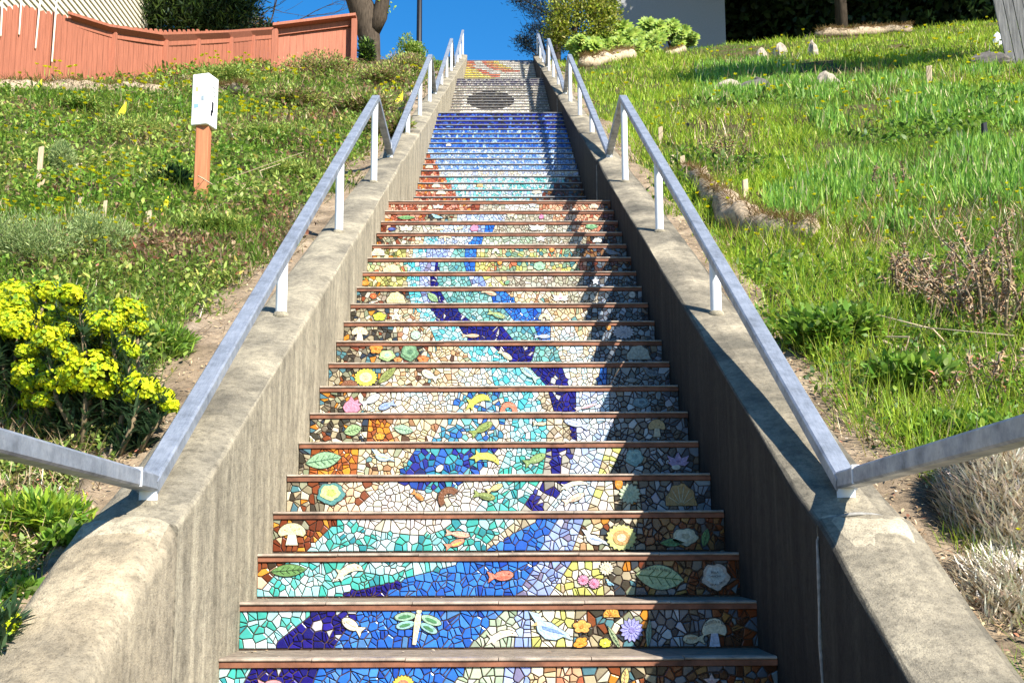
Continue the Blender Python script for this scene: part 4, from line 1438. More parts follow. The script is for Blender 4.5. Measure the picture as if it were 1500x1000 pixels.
# ------------------------------------------------------------------ foliage made of real leaves
class Fol:
    def __init__(self):
        self.V, self.F, self.C, self.n = [], [], [], 0

    def _add(self, v, f, c):
        self.V.append(v.reshape(-1, 3))
        self.F.append(f.reshape(-1, 3) + self.n)
        self.C.append(c.reshape(-1, 3))
        self.n += v.shape[0] * v.shape[1]

    def blades(self, P, L, Wd, az, lean, curl, c):
        P = np.asarray(P, float)
        n = len(P)
        L, Wd, az, lean, curl = [np.broadcast_to(np.asarray(q, float), (n,)) for q in (L, Wd, az, lean, curl)]
        D = np.stack([np.cos(az), np.sin(az), 0 * az], 1)
        S = np.stack([-np.sin(az), np.cos(az), 0 * az], 1)
        vs = []
        for t, w in ((0, 0.6), (0.35, 1.0), (0.7, 0.72), (1.0, 0.0)):
            h = L * (lean * t + curl * t * t)
            z = L * (np.sqrt(np.clip(1 - lean ** 2, 0, 1)) * t - 0.62 * curl * t * t)
            ctr = P + D * h[:, None]
            ctr[:, 2] += z
            if w > 0:
                vs += [ctr - S * (Wd * w / 2)[:, None], ctr + S * (Wd * w / 2)[:, None]]
            else:
                vs.append(ctr)
        v = np.stack(vs, 1)
        base = np.array([(0, 1, 3), (0, 3, 2), (2, 3, 5), (2, 5, 4), (4, 5, 6)])
        f = base[None] + 7 * np.arange(n)[:, None, None]
        self._add(v, f, np.repeat(np.asarray(c)[:, None, :], 7, 1))

    def leaves(self, P, D, U, L, Wd, c, droop=0.15):
        P, D, U = np.asarray(P, float), np.asarray(D, float), np.asarray(U, float)
        n = len(P)
        L, Wd = [np.broadcast_to(np.asarray(q, float), (n,)) for q in (L, Wd)]
        D = D / (np.linalg.norm(D, axis=1, keepdims=True) + 1e-9)
        S = np.cross(D, U)
        S /= np.linalg.norm(S, axis=1, keepdims=True) + 1e-9
        U = np.cross(S, D)
        l, w = L[:, None], Wd[:, None]
        v = np.stack([P, P + D * l * 0.33 + S * w * 0.46 + U * w * 0.1, P + D * l * 0.33 - S * w * 0.46 + U * w * 0.1,
                      P + D * l * 0.7 + S * w * 0.38 - U * l * droop * 0.3, P + D * l * 0.7 - S * w * 0.38 - U * l * droop * 0.3, P + D * l - U * l * droop], 1)
        base = np.array([(0, 1, 2), (2, 1, 3), (2, 3, 4), (4, 3, 5)])
        f = base[None] + 6 * np.arange(n)[:, None, None]
        self._add(v, f, np.repeat(np.asarray(c)[:, None, :], 6, 1))

    def build(self, name, mat, parent=None):
        V = np.concatenate(self.V).astype(np.float32)
        F = np.concatenate(self.F).astype(np.int32)
        C = np.concatenate(self.C).astype(np.float32)
        me = bpy.data.meshes.new(name)
        me.vertices.add(len(V))
        me.vertices.foreach_set('co', V.ravel())
        me.loops.add(F.size)
        me.loops.foreach_set('vertex_index', F.ravel())
        me.polygons.add(len(F))
        me.polygons.foreach_set('loop_start', np.arange(0, F.size, 3, dtype=np.int32))
        me.polygons.foreach_set('loop_total', np.full(len(F), 3, np.int32))
        at = me.color_attributes.new('Col', 'FLOAT_COLOR', 'POINT')
        a = np.ones((len(V), 4), np.float32)
        a[:, :3] = C
        at.data.foreach_set('color', a.ravel())
        me.update(calc_edges=True)
        me.polygons.foreach_set('use_smooth', np.ones(len(F), bool))
        me.materials.append(mat)
        o = bpy.data.objects.new(name, me)
        COL.objects.link(o)
        if parent is not None:
            o.parent = parent
            if parent.type == 'EMPTY' and not LOCAL:
                o.location = -parent.location
        return o


def cols(rg, n, pal, jit=0.12):
    w = np.array([p[0] for p in pal], float)
    C = np.array([p[1] for p in pal])
    c = C[rg.choice(len(pal), n, p=w / w.sum())]
    return np.clip(c * rg.uniform(1 - jit * 1.6, 1 + jit * 1.6, (n, 1)) * (1 + rg.normal(0, jit * 0.4, (n, 3))), 0.003, 0.9)


def rdir(rg, n, up_=0.0):
    d = rg.normal(0, 1, (n, 3))
    d[:, 2] = np.abs(d[:, 2]) * (1 if up_ else rg.choice([-1, 1], n)) + up_
    return d / np.linalg.norm(d, axis=1, keepdims=True)


GREEN = [(4, (0.173, 0.303, 0.036)), (3, (0.121, 0.245, 0.032)), (2, (0.264, 0.373, 0.049)), (1, (0.203, 0.274, 0.082))]
WEED = [(4, (0.252, 0.358, 0.068)), (3, (0.336, 0.402, 0.091)), (2, (0.168, 0.253, 0.051)), (1, (0.504, 0.461, 0.114))]
BRIGHT = [(5, (0.30, 0.44, 0.035)), (3, (0.40, 0.50, 0.05)), (2, (0.20, 0.35, 0.032)), (1, (0.50, 0.49, 0.13))]
STRAP = [(4, (0.20, 0.38, 0.06)), (3, (0.30, 0.48, 0.075)), (2, (0.12, 0.26, 0.04)), (0.6, (0.70, 0.64, 0.36))]
DRY = [(4, (0.345, 0.265, 0.149)), (3, (0.483, 0.380, 0.230)), (2, (0.230, 0.161, 0.092)), (1, (0.575, 0.506, 0.368)), (1, (0.184, 0.081, 0.046))]
BROWN = [(4, (0.286, 0.187, 0.108)), (3, (0.429, 0.305, 0.179)), (2, (0.179, 0.108, 0.063)), (1, (0.358, 0.143, 0.089))]
SAGE = [(4, (0.251, 0.335, 0.119)), (3, (0.335, 0.418, 0.161)), (2, (0.168, 0.243, 0.081)), (1, (0.436, 0.485, 0.204))]
DARK = [(4, (0.022, 0.045, 0.014)), (3, (0.03, 0.06, 0.018)), (2, (0.015, 0.03, 0.01)), (1, (0.05, 0.08, 0.025))]
YEL = [(4, (0.74, 0.68, 0.015)), (3, (0.80, 0.76, 0.03)), (1, (0.6, 0.62, 0.03))]


def scatter(rg, side, n, y0, y1, smin=0.05, pw=1.3, edge=True):
    """points on the hillside in view, denser nearby"""
    u = rg.uniform(0, 1, n)
    e = 1 - pw
    y = (y0 ** e + u * (y1 ** e - y0 ** e)) ** (1 / e)
    smax = 0.47 * y + 2.2 - 1.17
    s = smin + rg.uniform(0, 1, n) ** 1.0 * np.maximum(0.05, smax - smin)
    x = side * (1.17 + s)
    if edge:     # ragged edge along the apron
        ed = 0.20 + 0.10 * wob(side * 3, y, 2.2, 8 + side) + 0.07 * wob(x * 0, y, 7, 30 + side)
        if side < 0:
            ed = ed * np.clip((y - 2.9) / 1.4, 0.25, 1.0)
        k = s > ed
        x, y, s = x[k], y[k], s[k]
    P = np.stack([x, y, gz(x, y)], 1)
    pp = proj(P)
    k = (pp[:, 0] > -700) & (pp[:, 0] < 2200) & (pp[:, 1] < 1300)
    return P[k], pp[k]


def clumps(rg, P, k, spread, hgt):
    """k leaf positions round every plant"""
    Q = np.repeat(P, k, 0)
    o = rg.normal(0, 1, (len(Q), 3)) * spread
    o[:, 2] = rg.uniform(0, 1, len(Q)) ** 0.8 * hgt
    Q = Q + o
    Q[:, 2] += gz(Q[:, 0], Q[:, 1]) - np.repeat(P[:, 2], k)
    return Q


def fld(P, s, seed):
    return wob(P[:, 0], P[:, 1], s, seed)


def inbox(pp, x0, x1, y0, y1):
    return (pp[:, 0] > x0) & (pp[:, 0] < x1) & (pp[:, 1] > y0) & (pp[:, 1] < y1)


# ---- left hillside
def left_cover():
    rg = np.random.default_rng(11)
    dist = lambda P: np.clip(P[:, 1] / 6.0, 0.55, 3.2)
    # small leafy weeds
    P, pp = scatter(rg, -1, 17500, 1.6, 27, 0.02)
    k = 11
    sc = np.repeat(dist(P), k)
    Q = clumps(rg, P, k, 0.05 * dist(P).repeat(k)[:, None], 0.13)
    hgt = np.repeat(np.clip(0.95 + 0.9 * fld(P, 1.7, 41) + 0.5 * fld(P, 4.5, 46), 0.3, 2.6), k)
    Q[:, 2] = gz(Q[:, 0], Q[:, 1]) + (Q[:, 2] - gz(Q[:, 0], Q[:, 1])) * hgt
    D = rdir(rg, len(Q), 0.25)
    f1 = np.repeat(fld(P, 1.2, 42) + rg.normal(0, 0.35, len(P)), k)
    c = cols(rg, len(Q), WEED)
    g = cols(rg, len(Q), GREEN)
    b = cols(rg, len(Q), BROWN)
    c = np.where((f1 > 0.35)[:, None], g, c)
    pb = np.repeat((inbox(pp, 0, 330, 285, 420) | inbox(pp, 380, 640, 90, 330)) & (rg.uniform(0, 1, len(P)) < 0.14), k)
    c = np.where(((f1 < -0.85) | pb)[:, None], b, c)
    F = Fol()
    F.leaves(Q, D, np.tile([0, 0, 1.0], (len(Q), 1)) + rg.normal(0, 0.3, (len(Q), 3)), rg.uniform(0.02, 0.056, len(Q)) * sc ** 0.68, rg.uniform(0.011, 0.027, len(Q)) * sc ** 0.68, c, 0.2)
    tag(F.build('ground_cover', M_LEAF), 'low leafy weeds covering the left hillside below the salmon fence', 'weeds', kind='stuff')
    # grass
    P, pp = scatter(rg, -1, 9500, 1.6, 26, 0.02)
    f = fld(P, 1.0, 43)
    near = inbox(pp, 150, 470, 280, 620)
    keep = (f + rg.normal(0, 0.3, len(P)) > 0.15) | (near & (rg.uniform(0, 1, len(P)) < 0.85))
    P = P[keep]
    k = 13
    Q = np.repeat(P, k, 0)
    Q[:, :2] += rg.normal(0, 0.035, (len(Q), 2)) * dist(P).repeat(k)[:, None]
    Q[:, 2] = gz(Q[:, 0], Q[:, 1]) - 0.005
    sc = dist(P).repeat(k)
    F = Fol()
    F.blades(Q, rg.uniform(0.09, 0.22, len(Q)) * sc ** 0.3, rg.uniform(0.0035, 0.006, len(Q)) * sc ** 0.9, rg.uniform(0, 6.28, len(Q)), rg.uniform(0.05, 0.5, len(Q)), rg.uniform(0.1, 0.55, len(Q)), cols(rg, len(Q), GREEN + [(2, (0.15, 0.22, 0.03))]))
    tag(F.build('grass', M_GRASS), 'green grass tufts among the weeds on the left hillside', 'grass', kind='stuff')
    # dry thatch
    P, pp = scatter(rg, -1, 7200, 1.6, 26, 0.05)
    f = fld(P, 1.4, 44)
    P = P[(f + rg.normal(0, 0.35, len(P)) > 0.0) ]
    P = P[rg.uniform(0, 1, len(P)) < 0.75]
    k = 9
    Q = np.repeat(P, k, 0)
    Q[:, :2] += rg.normal(0, 0.06, (len(Q), 2)) * dist(P).repeat(k)[:, None]
    Q[:, 2] = gz(Q[:, 0], Q[:, 1]) + rg.uniform(-0.01, 0.06, len(Q))
    sc = dist(P).repeat(k)
    F = Fol()
    F.blades(Q, rg.uniform(0.06, 0.2, len(Q)) * sc ** 0.4, rg.uniform(0.003, 0.006, len(Q)) * sc ** 0.9, rg.uniform(0, 6.28, len(Q)), rg.uniform(0.4, 0.98, len(Q)), rg.uniform(-0.1, 0.4, len(Q)), cols(rg, len(Q), DRY + [(4, (0.24, 0.17, 0.10))]))
    tag(F.build('dry_thatch', M_DRY), 'dry brown thatch between the plants on the left hillside', 'dry grass', kind='stuff')
    # yellow oxalis flowers
    P, pp = scatter(rg, -1, 2000, 2.4, 26, 0.25, 1.15)
    f = fld(P, 1.9, 45)
    P = P[(f > 0.42) & (rg.uniform(0, 1, len(P)) < 0.85)]
    k = 3
    Q = np.repeat(P, k, 0)
    Q[:, :2] += rg.normal(0, 0.06, (len(Q), 2)) * dist(P).repeat(k)[:, None]
    sc = dist(P).repeat(k)
    Q[:, 2] = gz(Q[:, 0], Q[:, 1]) + rg.uniform(0.17, 0.33, len(Q)) * sc ** 0.25
    F = Fol()
    for a in range(5):
        t = a * 1.2566 + rg.uniform(0, 0.3)
        D = np.tile([math.cos(t), math.sin(t), 1.1], (len(Q), 1)) + rg.normal(0, 0.25, (len(Q), 3))
        F.leaves(Q, D, np.tile([0, 0, 1.0], (len(Q), 1)), 0.019 * sc ** 0.85, 0.019 * sc ** 0.85, cols(rg, len(Q), YEL, 0.06), 0.1)
    F.blades(Q - np.array([0, 0, 0.15]), 0.15, 0.003 * sc, rg.uniform(0, 6.28, len(Q)), 0.05, 0.0, cols(rg, len(Q), GREEN))
    tag(F.build('yellow_flowers', M_PETAL), 'small yellow sorrel flowers dotted over the left hillside', 'flowers', kind='stuff')


left_cover()


# ---- right hillside
def right_cover():
    rg = np.random.default_rng(12)
    dist = lambda P: np.clip(P[:, 1] / 6.5, 0.55, 3.4)
    P, pp = scatter(rg, 1, 21000, 1.6, 33, 0.02, 1.2)
    f = fld(P, 1.1, 51)
    low = inbox(pp, 1100, 1700, 420, 720)
    bare = inbox(pp, 990, 1110, 170, 260)
    keep = ~((low | bare) & (rg.uniform(0, 1, len(P)) < 0.55))
    P, pp, f = P[keep], pp[keep], f[keep]
    k = 12
    Q = np.repeat(P, k, 0)
    sc = dist(P).repeat(k)
    Q[:, :2] += rg.normal(0, 0.04, (len(Q), 2)) * sc[:, None]
    Q[:, 2] = gz(Q[:, 0], Q[:, 1]) - 0.005
    fr = f.repeat(k)
    c = cols(rg, len(Q), BRIGHT)
    c2 = cols(rg, len(Q), GREEN)
    c = np.where((fr + rg.normal(0, 0.25, len(Q)) < -0.35)[:, None], c2, c)
    F = Fol()
    F.blades(Q, rg.uniform(0.07, 0.16, len(Q)) * sc ** 0.1 * np.clip(1 + 0.45 * fr + 0.35 * fld(P, 3.6, 58).repeat(k), 0.35, 2) * np.where(inbox(pp, 1080, 1700, 330, 700).repeat(k), 1.3, 1.0), rg.uniform(0.0045, 0.0075, len(Q)) * sc ** 0.9, rg.uniform(0, 6.28, len(Q)), rg.uniform(0.0, 0.45, len(Q)), rg.uniform(0.05, 0.5, len(Q)), c)
    tag(F.build('grass', M_GRASS), 'bright green grass covering the right hillside', 'grass', kind='stuff')
    # strap-leaved bulbs
    P, pp = scatter(rg, 1, 9000, 5.5, 26, 0.5, 1.1)
    f = fld(P, 0.8, 52)
    reg = inbox(pp, 1130, 1700, 105, 345) | inbox(pp, 1020, 1140, 95, 170)
    keep = reg & (f + 0.5 * fld(P, 2.6, 57) + 0.15 * rg.normal(0, 1, len(P)) > 0.0)
    P = P[keep]
    k = 11
    Q = np.repeat(P, k, 0)
    sc = dist(P).repeat(k)
    Q[:, :2] += rg.normal(0, 0.022, (len(Q), 2)) * sc[:, None]
    Q[:, 2] = gz(Q[:, 0], Q[:, 1]) - 0.005
    F = Fol()
    F.blades(Q, rg.uniform(0.11, 0.23, len(Q)) * sc ** 0.2, rg.uniform(0.010, 0.016, len(Q)) * sc ** 0.6, rg.uniform(0, 6.28, len(Q)), rg.uniform(0.0, 0.35, len(Q)), rg.uniform(0.0, 0.3, len(Q)), cols(rg, len(Q), STRAP))
    tag(F.build('strap_leaved_bulbs', M_GRASS), 'dark green strap leaved bulbs massed on the right hillside', 'bulbs', kind='stuff')
    # broad leafy weeds along the apron
    P, pp = scatter(rg, 1, 9000, 1.6, 16, 0.02, 1.4)
    f = fld(P, 1.3, 53)
    reg = inbox(pp, 1090, 1720, 400, 740)
    keep = (reg & (rg.uniform(0, 1, len(P)) < 0.75)) | (f > 0.55)
    P = P[keep]
    k = 9
    sc = np.repeat(dist(P), k)
    Q = clumps(rg, P, k, 0.055 * sc[:, None], 0.15)
    F = Fol()
    F.leaves(Q, rdir(rg, len(Q), 0.2), np.tile([0, 0, 1.0], (len(Q), 1)) + rg.normal(0, 0.35, (len(Q), 3)), rg.uniform(0.03, 0.06, len(Q)) * sc ** 0.8, rg.uniform(0.014, 0.03, len(Q)) * sc ** 0.8, cols(rg, len(Q), GREEN + [(3, (0.05, 0.11, 0.02))]), 0.2)
    tag(F.build('ground_cover', M_LEAF), 'broad leaved green weeds spilling towards the right wall', 'weeds', kind='stuff')
    # dry strands
    P, pp = scatter(rg, 1, 8500, 1.6, 28, 0.0, 1.4, True)
    f = fld(P, 1.6, 54)
    reg = inbox(pp, 1200, 1720, 300, 760) | inbox(pp, 980, 1120, 160, 270)
    keep = (reg & (rg.uniform(0, 1, len(P)) < 0.7)) | (f > 0.5)
    P = P[keep]
    k = 7
    Q = np.repeat(P, k, 0)
    sc = dist(P).repeat(k)
    Q[:, :2] += rg.normal(0, 0.06, (len(Q), 2)) * sc[:, None]
    Q[:, 2] = gz(Q[:, 0], Q[:, 1]) + rg.uniform(-0.01, 0.07, len(Q))
    F = Fol()
    F.blades(Q, rg.uniform(0.08, 0.26, len(Q)) * sc ** 0.3, rg.uniform(0.003, 0.0055, len(Q)) * sc ** 0.8, rg.uniform(0, 6.28, len(Q)), rg.uniform(0.3, 0.95, len(Q)), rg.uniform(-0.1, 0.4, len(Q)), cols(rg, len(Q), DRY))
    tag(F.build('dry_thatch', M_DRY), 'dry straw strands among the weeds on the right hillside', 'dry grass', kind='stuff')
    # yellow flowers
    P, pp = scatter(rg, 1, 950, 3.0, 30, 0.25, 1.02)
    f = fld(P, 1.2, 55)
    P = P[(f > 0.35) & (rg.uniform(0, 1, len(P)) < 0.7)]
    Q = np.repeat(P, 2, 0)
    sc = dist(P).repeat(2)
    Q[:, :2] += rg.normal(0, 0.06, (len(Q), 2)) * sc[:, None]
    Q[:, 2] = gz(Q[:, 0], Q[:, 1]) + rg.uniform(0.12, 0.22, len(Q)) * sc ** 0.3
    F = Fol()
    for a in range(5):
        t = a * 1.2566
        D = np.tile([math.cos(t), math.sin(t), 1.1], (len(Q), 1)) + rg.normal(0, 0.25, (len(Q), 3))
        F.leaves(Q, D, np.tile([0, 0, 1.0], (len(Q), 1)), 0.019 * sc ** 0.85, 0.019 * sc ** 0.85, cols(rg, len(Q), YEL, 0.06), 0.1)
    F.blades(Q - np.array([0, 0, 0.15]), 0.15, 0.003 * sc, rg.uniform(0, 6.28, len(Q)), 0.05, 0.0, cols(rg, len(Q), GREEN))
    tag(F.build('yellow_flowers', M_PETAL), 'small yellow flowers dotted over the right hillside', 'flowers', kind='stuff')


right_cover()


# ------------------------------------------------------------------ plants one can point to
def euphorbia(label, base_px, heads, depth_jit=0.12, seed=1):
    rg = np.random.default_rng(seed)
    b = gp(*base_px)
    root = thing('spurge_plant', label, 'plant', tuple(b), 'yellow spurge plants')
    st = MB()
    lf, br = Fol(), Fol()
    heads = [h for H in heads for h in (H, (H[0] + rg.uniform(-1, 1) * H[2] * 1.1, H[1] + rg.uniform(-0.4, 1.2) * H[3] * 1.3, H[2] * 0.62, H[3] * 0.66), (H[0] + rg.uniform(-1, 1) * H[2] * 1.2, H[1] + rg.uniform(-0.6, 1) * H[3] * 1.4, H[2] * 0.5, H[3] * 0.55))]
    for (hx_, hy, rx, ry) in heads:
        y = b[1] + rg.uniform(-depth_jit, depth_jit)
        c = aty(hx_, hy, y)
        m = abs(aty(hx_ + 1, hy, y)[0] - c[0])
        rx, ry = rx * m * 1.0, max(ry, rx * 0.85) * m * 0.95
        c[2] = max(c[2], gz(c[0], c[1]) + 0.12)
        foot = np.array([b[0] + (c[0] - b[0]) * 0.45 + rg.normal(0, 0.04), b[1] + rg.normal(0, 0.06), 0])
        foot[2] = gz(foot[0], foot[1]) - 0.02
        mid = (foot + c) / 2 + np.array([rg.normal(0, 0.03), rg.normal(0, 0.03), 0.0])
        st.tube([foot, mid, c - np.array([0, 0, ry * 0.5])], [0.011, 0.009, 0.006], 6)
        # narrow leaves along the upper stem
        n = 150
        t = rg.uniform(0.12, 1.0, n)[:, None]
        P = np.where(t < 0.5, foot + (mid - foot) * t * 2, mid + (c - mid) * (t - 0.5) * 2)
        D = rdir(rg, n, 0.05)
        lf.leaves(P, D, np.tile([0, 0, 1.0], (n, 1)), rg.uniform(0.05, 0.095, n), rg.uniform(0.009, 0.014, n), cols(rg, n, [(3, (0.05, 0.10, 0.045)), (2, (0.08, 0.135, 0.06)), (1, (0.035, 0.075, 0.03))]), 0.12)
        # the flower head: many cupped bracts over a dome
        n = int(160 + 36000 * rx * ry)
        u = rg.uniform(0, 1, n)
        ph = rg.uniform(0, 6.28, n)
        el = np.arcsin(rg.uniform(-0.7, 1, n))
        rr = 0.78 + 0.28 * rg.uniform(0, 1, n) + 0.14 * np.sin(ph * 3 + hx_) * np.cos(el * 4)
        nrm = np.stack([np.cos(el) * np.cos(ph), np.cos(el) * np.sin(ph), np.sin(el)], 1)
        P = c + nrm * np.stack([rx * rr, rx * 0.9 * rr, ry * rr], 1)
        cc = cols(rg, n, [(5, (0.52, 0.58, 0.014)), (3, (0.66, 0.66, 0.02)), (3, (0.38, 0.48, 0.02)), (2, (0.22, 0.36, 0.03))], 0.14)
        for s in range(3):
            a = rg.uniform(0, 6.28, n)
            e1 = np.cross(nrm, np.tile([0.3, 0.2, 1.0], (n, 1)))
            e1 /= np.linalg.norm(e1, axis=1, keepdims=True) + 1e-6
            e2 = np.cross(nrm, e1)
            a0 = (s * 2.094 + rg.uniform(0, 0.8, n))[:, None]
            tang = e1 * np.cos(a0) + e2 * np.sin(a0) + nrm * 0.45
            br.leaves(P, tang, nrm, rg.uniform(0.010, 0.0155, n), rg.uniform(0.011, 0.016, n), cc, -0.08)
    st.c = [(0.16, 0.12, 0.07)] * len(st.v)
    st.build('stem', M_DRY, root, True)
    lf.build('leaves', M_LEAF, root)
    br.build('flower_heads', M_PETAL, root)


euphorbia('bright yellow spurge with many flower heads sprawling over the left apron', (150, 660),
          [(104, 432, 17, 12), (104, 462, 24, 15), (150, 478, 26, 16), (188, 458, 24, 18), (70, 498, 22, 16), (112, 520, 34, 18), (45, 548, 26, 18), (135, 548, 42, 22), (172, 560, 34, 20), (206, 572, 26, 14), (236, 584, 18, 12), (92, 560, 26, 18), (175, 510, 20, 14), (55, 585, 22, 16), (95, 480, 20, 14)], 0.14, 3)
euphorbia('yellow spurge with one round head cut by the left picture edge', (5, 610), [(22, 445, 40, 24), (18, 478, 34, 20), (-25, 462, 30, 24), (40, 500, 20, 14)], 0.08, 4)
euphorbia('small pale green spurge tip in the bottom left corner', (-12, 990), [(4, 962, 14, 12), (-16, 972, 15, 12)], 0.03, 5)


def fluffy(label, name, cat, px, py, wpx, hpx, n, leaf, pal, group=None, seed=0, upb=0.3, mat=None, thin=0.18, base=None, lobes=7, dy=0.0):
    """a rounded shrub whose outline is made of many small leaves on twigs; (px, py) is the middle of its foot"""
    rg = np.random.default_rng(200 + seed)
    b = gp(px, py) if base is None else np.array(base, float)
    m = abs(aty(px + 1, py, b[1])[0] - aty(px, py, b[1])[0])
    rx, h = wpx * m / 2, hpx * m
    if name in ('coastal_brush', 'low_bush', 'weed_mound') and base is None:
        rx, h, lobes, n = rx * 1.35, h * 0.7, lobes + 6, int(n * 1.35)
    root = thing(name, label, cat, tuple(b), group)
    F, T = Fol(), MB()
    L = []
    for k in range(lobes):
        a = rg.uniform(0, 6.28)
        r = rg.uniform(0.0, 0.62)
        L.append((b + np.array([math.cos(a) * rx * r, math.sin(a) * rx * 0.7 * r, h * rg.uniform(0.35, 0.75)]), rx * rg.uniform(0.38, 0.6), h * rg.uniform(0.25, 0.42)))
    for c, lr, lh in L:
        T.tube([b + np.array([rg.normal(0, 0.02), rg.normal(0, 0.02), -0.03]), (b + c) / 2 + rg.normal(0, 0.05 * rx, 3), c], [0.012 + 0.012 * h, 0.008 + 0.007 * h, 0.004], 6)
        k = n // lobes
        d = rdir(rg, k)
        rr = rg.uniform(0.25, 1.0, k) ** 0.5 * (1 + 0.22 * np.sin(d[:, 0] * 7 + seed) * np.sin(d[:, 2] * 6))
        P = c + d * rr[:, None] * np.array([lr, lr * 0.85, lh])
        P[:, 2] = np.maximum(P[:, 2], gz(P[:, 0], P[:, 1]) + 0.005)
        D = d * 0.8 + rdir(rg, k, upb)
        F.leaves(P, D, rdir(rg, k, 0.4), leaf * rg.uniform(0.7, 1.4, k), leaf * thin * 2 * rg.uniform(0.7, 1.3, k), cols(rg, k, pal), 0.12)
    T.c = [(0.13, 0.095, 0.06)] * len(T.v)
    T.build('stems', M_DRY, root, True)
    F.build('foliage', mat or M_LEAF, root)
    return root


fluffy('large grey green sagebrush at the left edge above the spurge', 'sagebrush', 'shrub', 45, 415, 175, 110, 6500, 0.028, SAGE, 'sagebrush mounds', 1, 0.5, None, 0.09)
fluffy('grey green sagebrush mound right of the large one', 'sagebrush', 'shrub', 140, 400, 120, 95, 5000, 0.028, SAGE, 'sagebrush mounds', 2, 0.5, None, 0.09)
fluffy('small dark sagebrush beside the tall wooden stake', 'sagebrush', 'shrub', 88, 268, 60, 60, 3000, 0.035, SAGE, 'sagebrush mounds', 3, 0.5, None, 0.09)
fluffy('dark green bush in front of the jute roll near the fence', 'low_bush', 'shrub', 120, 168, 50, 34, 1800, 0.055, WEED + GREEN[:2], 'low bushes on the left slope', 4)
fluffy('dark green bush against the foot of the salmon fence', 'low_bush', 'shrub', 100, 118, 60, 38, 1800, 0.07, DARK + GREEN, 'low bushes on the left slope', 5)
fluffy('green bush behind the white sign box', 'low_bush', 'shrub', 345, 130, 95, 34, 2600, 0.055, WEED, 'low bushes on the left slope', 6)
fluffy('dark bush hollow left of the sign post', 'low_bush', 'shrub', 250, 285, 60, 55, 2600, 0.04, DARK[:2] + WEED, 'low bushes on the left slope', 7)
for q, (x, y, w, h) in enumerate(((470, 118, 110, 36), (560, 130, 90, 46), (600, 116, 60, 52), (520, 172, 110, 50), (565, 205, 60, 50), (430, 162, 110, 36))):
    lab = ['brown tinged brush below the right end of the salmon fence', 'brown tinged brush left of the third rail', 'tall brush under the black lamp pole', 'brush left of the upper rail top', 'brush pressed against the wall by the rail joint', 'brush right of the white sign box'][q]
    fluffy(lab, 'coastal_brush', 'shrub', x, y, w, h, 3400, 0.055, WEED + BROWN[:2], 'brush along the left wall top', 20 + q, 0.6)
for q, (x, y, w, h) in enumerate(((395, 215, 120, 40), (330, 345, 110, 36), (430, 270, 90, 42), (200, 205, 120, 34))):
    lab = ['wide weedy mound right of the sign box', 'low weedy mound right of the sign post foot', 'weedy mound left of the handrail top', 'low weedy mound left of the sign box'][q]
    fluffy(lab, 'weed_mound', 'shrub', x, y, w, h, 2600, 0.035, WEED, 'weed mounds on the left slope', 30 + q)


def sprawl(label, px, py, n, length, seed, pal=BROWN, leafy=True, group='dead brown stalks on the right slope'):
    """dead upright stalks with curled leaves"""
    rg = np.random.default_rng(400 + seed)
    b = gp(px, py)
    root = thing('dead_stalks', label, 'dead plant', tuple(b), group)
    T, F = MB(), Fol()
    for q in range(n):
        f = b + np.array([rg.normal(0, 0.09), rg.normal(0, 0.09), 0])
        f[2] = gz(f[0], f[1]) - 0.02
        L = length * rg.uniform(0.55, 1.1)
        d = np.array([rg.normal(0, 0.25), rg.normal(0, 0.25), 1.0])
        p = [f]
        for s in range(4):
            d = d + np.array([rg.normal(0, 0.16), rg.normal(0, 0.16), -0.04])
            d /= np.linalg.norm(d)
            p.append(p[-1] + d * L / 4)
        T = MB()
        T.tube(p, [0.009, 0.008, 0.0065, 0.005, 0.0025], 5)
        T.c = [tuple(c) for c in cols(rg, len(T.v), [(1, (0.2, 0.15, 0.1))], 0.02)]
        T.build('stem', M_DRY, root, True)
        if leafy:
            k = 110
            t = rg.uniform(0.2, 4, k)
            i = np.minimum(t.astype(int), 3)
            pa = np.array(p)
            P = pa[i] + (pa[i + 1] - pa[i]) * (t - i)[:, None]
            F.leaves(P, rdir(rg, k), rdir(rg, k), rg.uniform(0.012, 0.034, k), rg.uniform(0.005, 0.010, k), cols(rg, k, pal + [(2, (0.30, 0.25, 0.19))]), 0.9)
    if leafy:
        F.build('withered_leaves', M_DRY, root)


sprawl('dead brown stalks left of the two withered clumps by the right edge', 1345, 455, 14, 0.42, 1)
sprawl('tall withered stalks at the right picture edge', 1475, 500, 26, 0.62, 2)
sprawl('withered stalks between the two other dead clumps on the right', 1420, 485, 20, 0.52, 3)
sprawl('dark weedy stalks in front of the strap leaves on the right', 1300, 285, 9, 0.3, 4)
sprawl('brown weed patch below the grey rocks on the right slope', 1065, 235, 22, 0.3, 5, BROWN + WEED)
sprawl('leaning brown stems rising at the right edge above the straw mound', 1440, 610, 9, 0.3, 6)
sprawl('dry stalks below the salmon fence right panel', 455, 105, 12, 0.5, 7, BROWN, True, 'dry stalks on the left slope')
sprawl('dry curled stalks beside the left apron', 215, 660, 6, 0.2, 8, BROWN, False, 'dry stalks on the left slope')


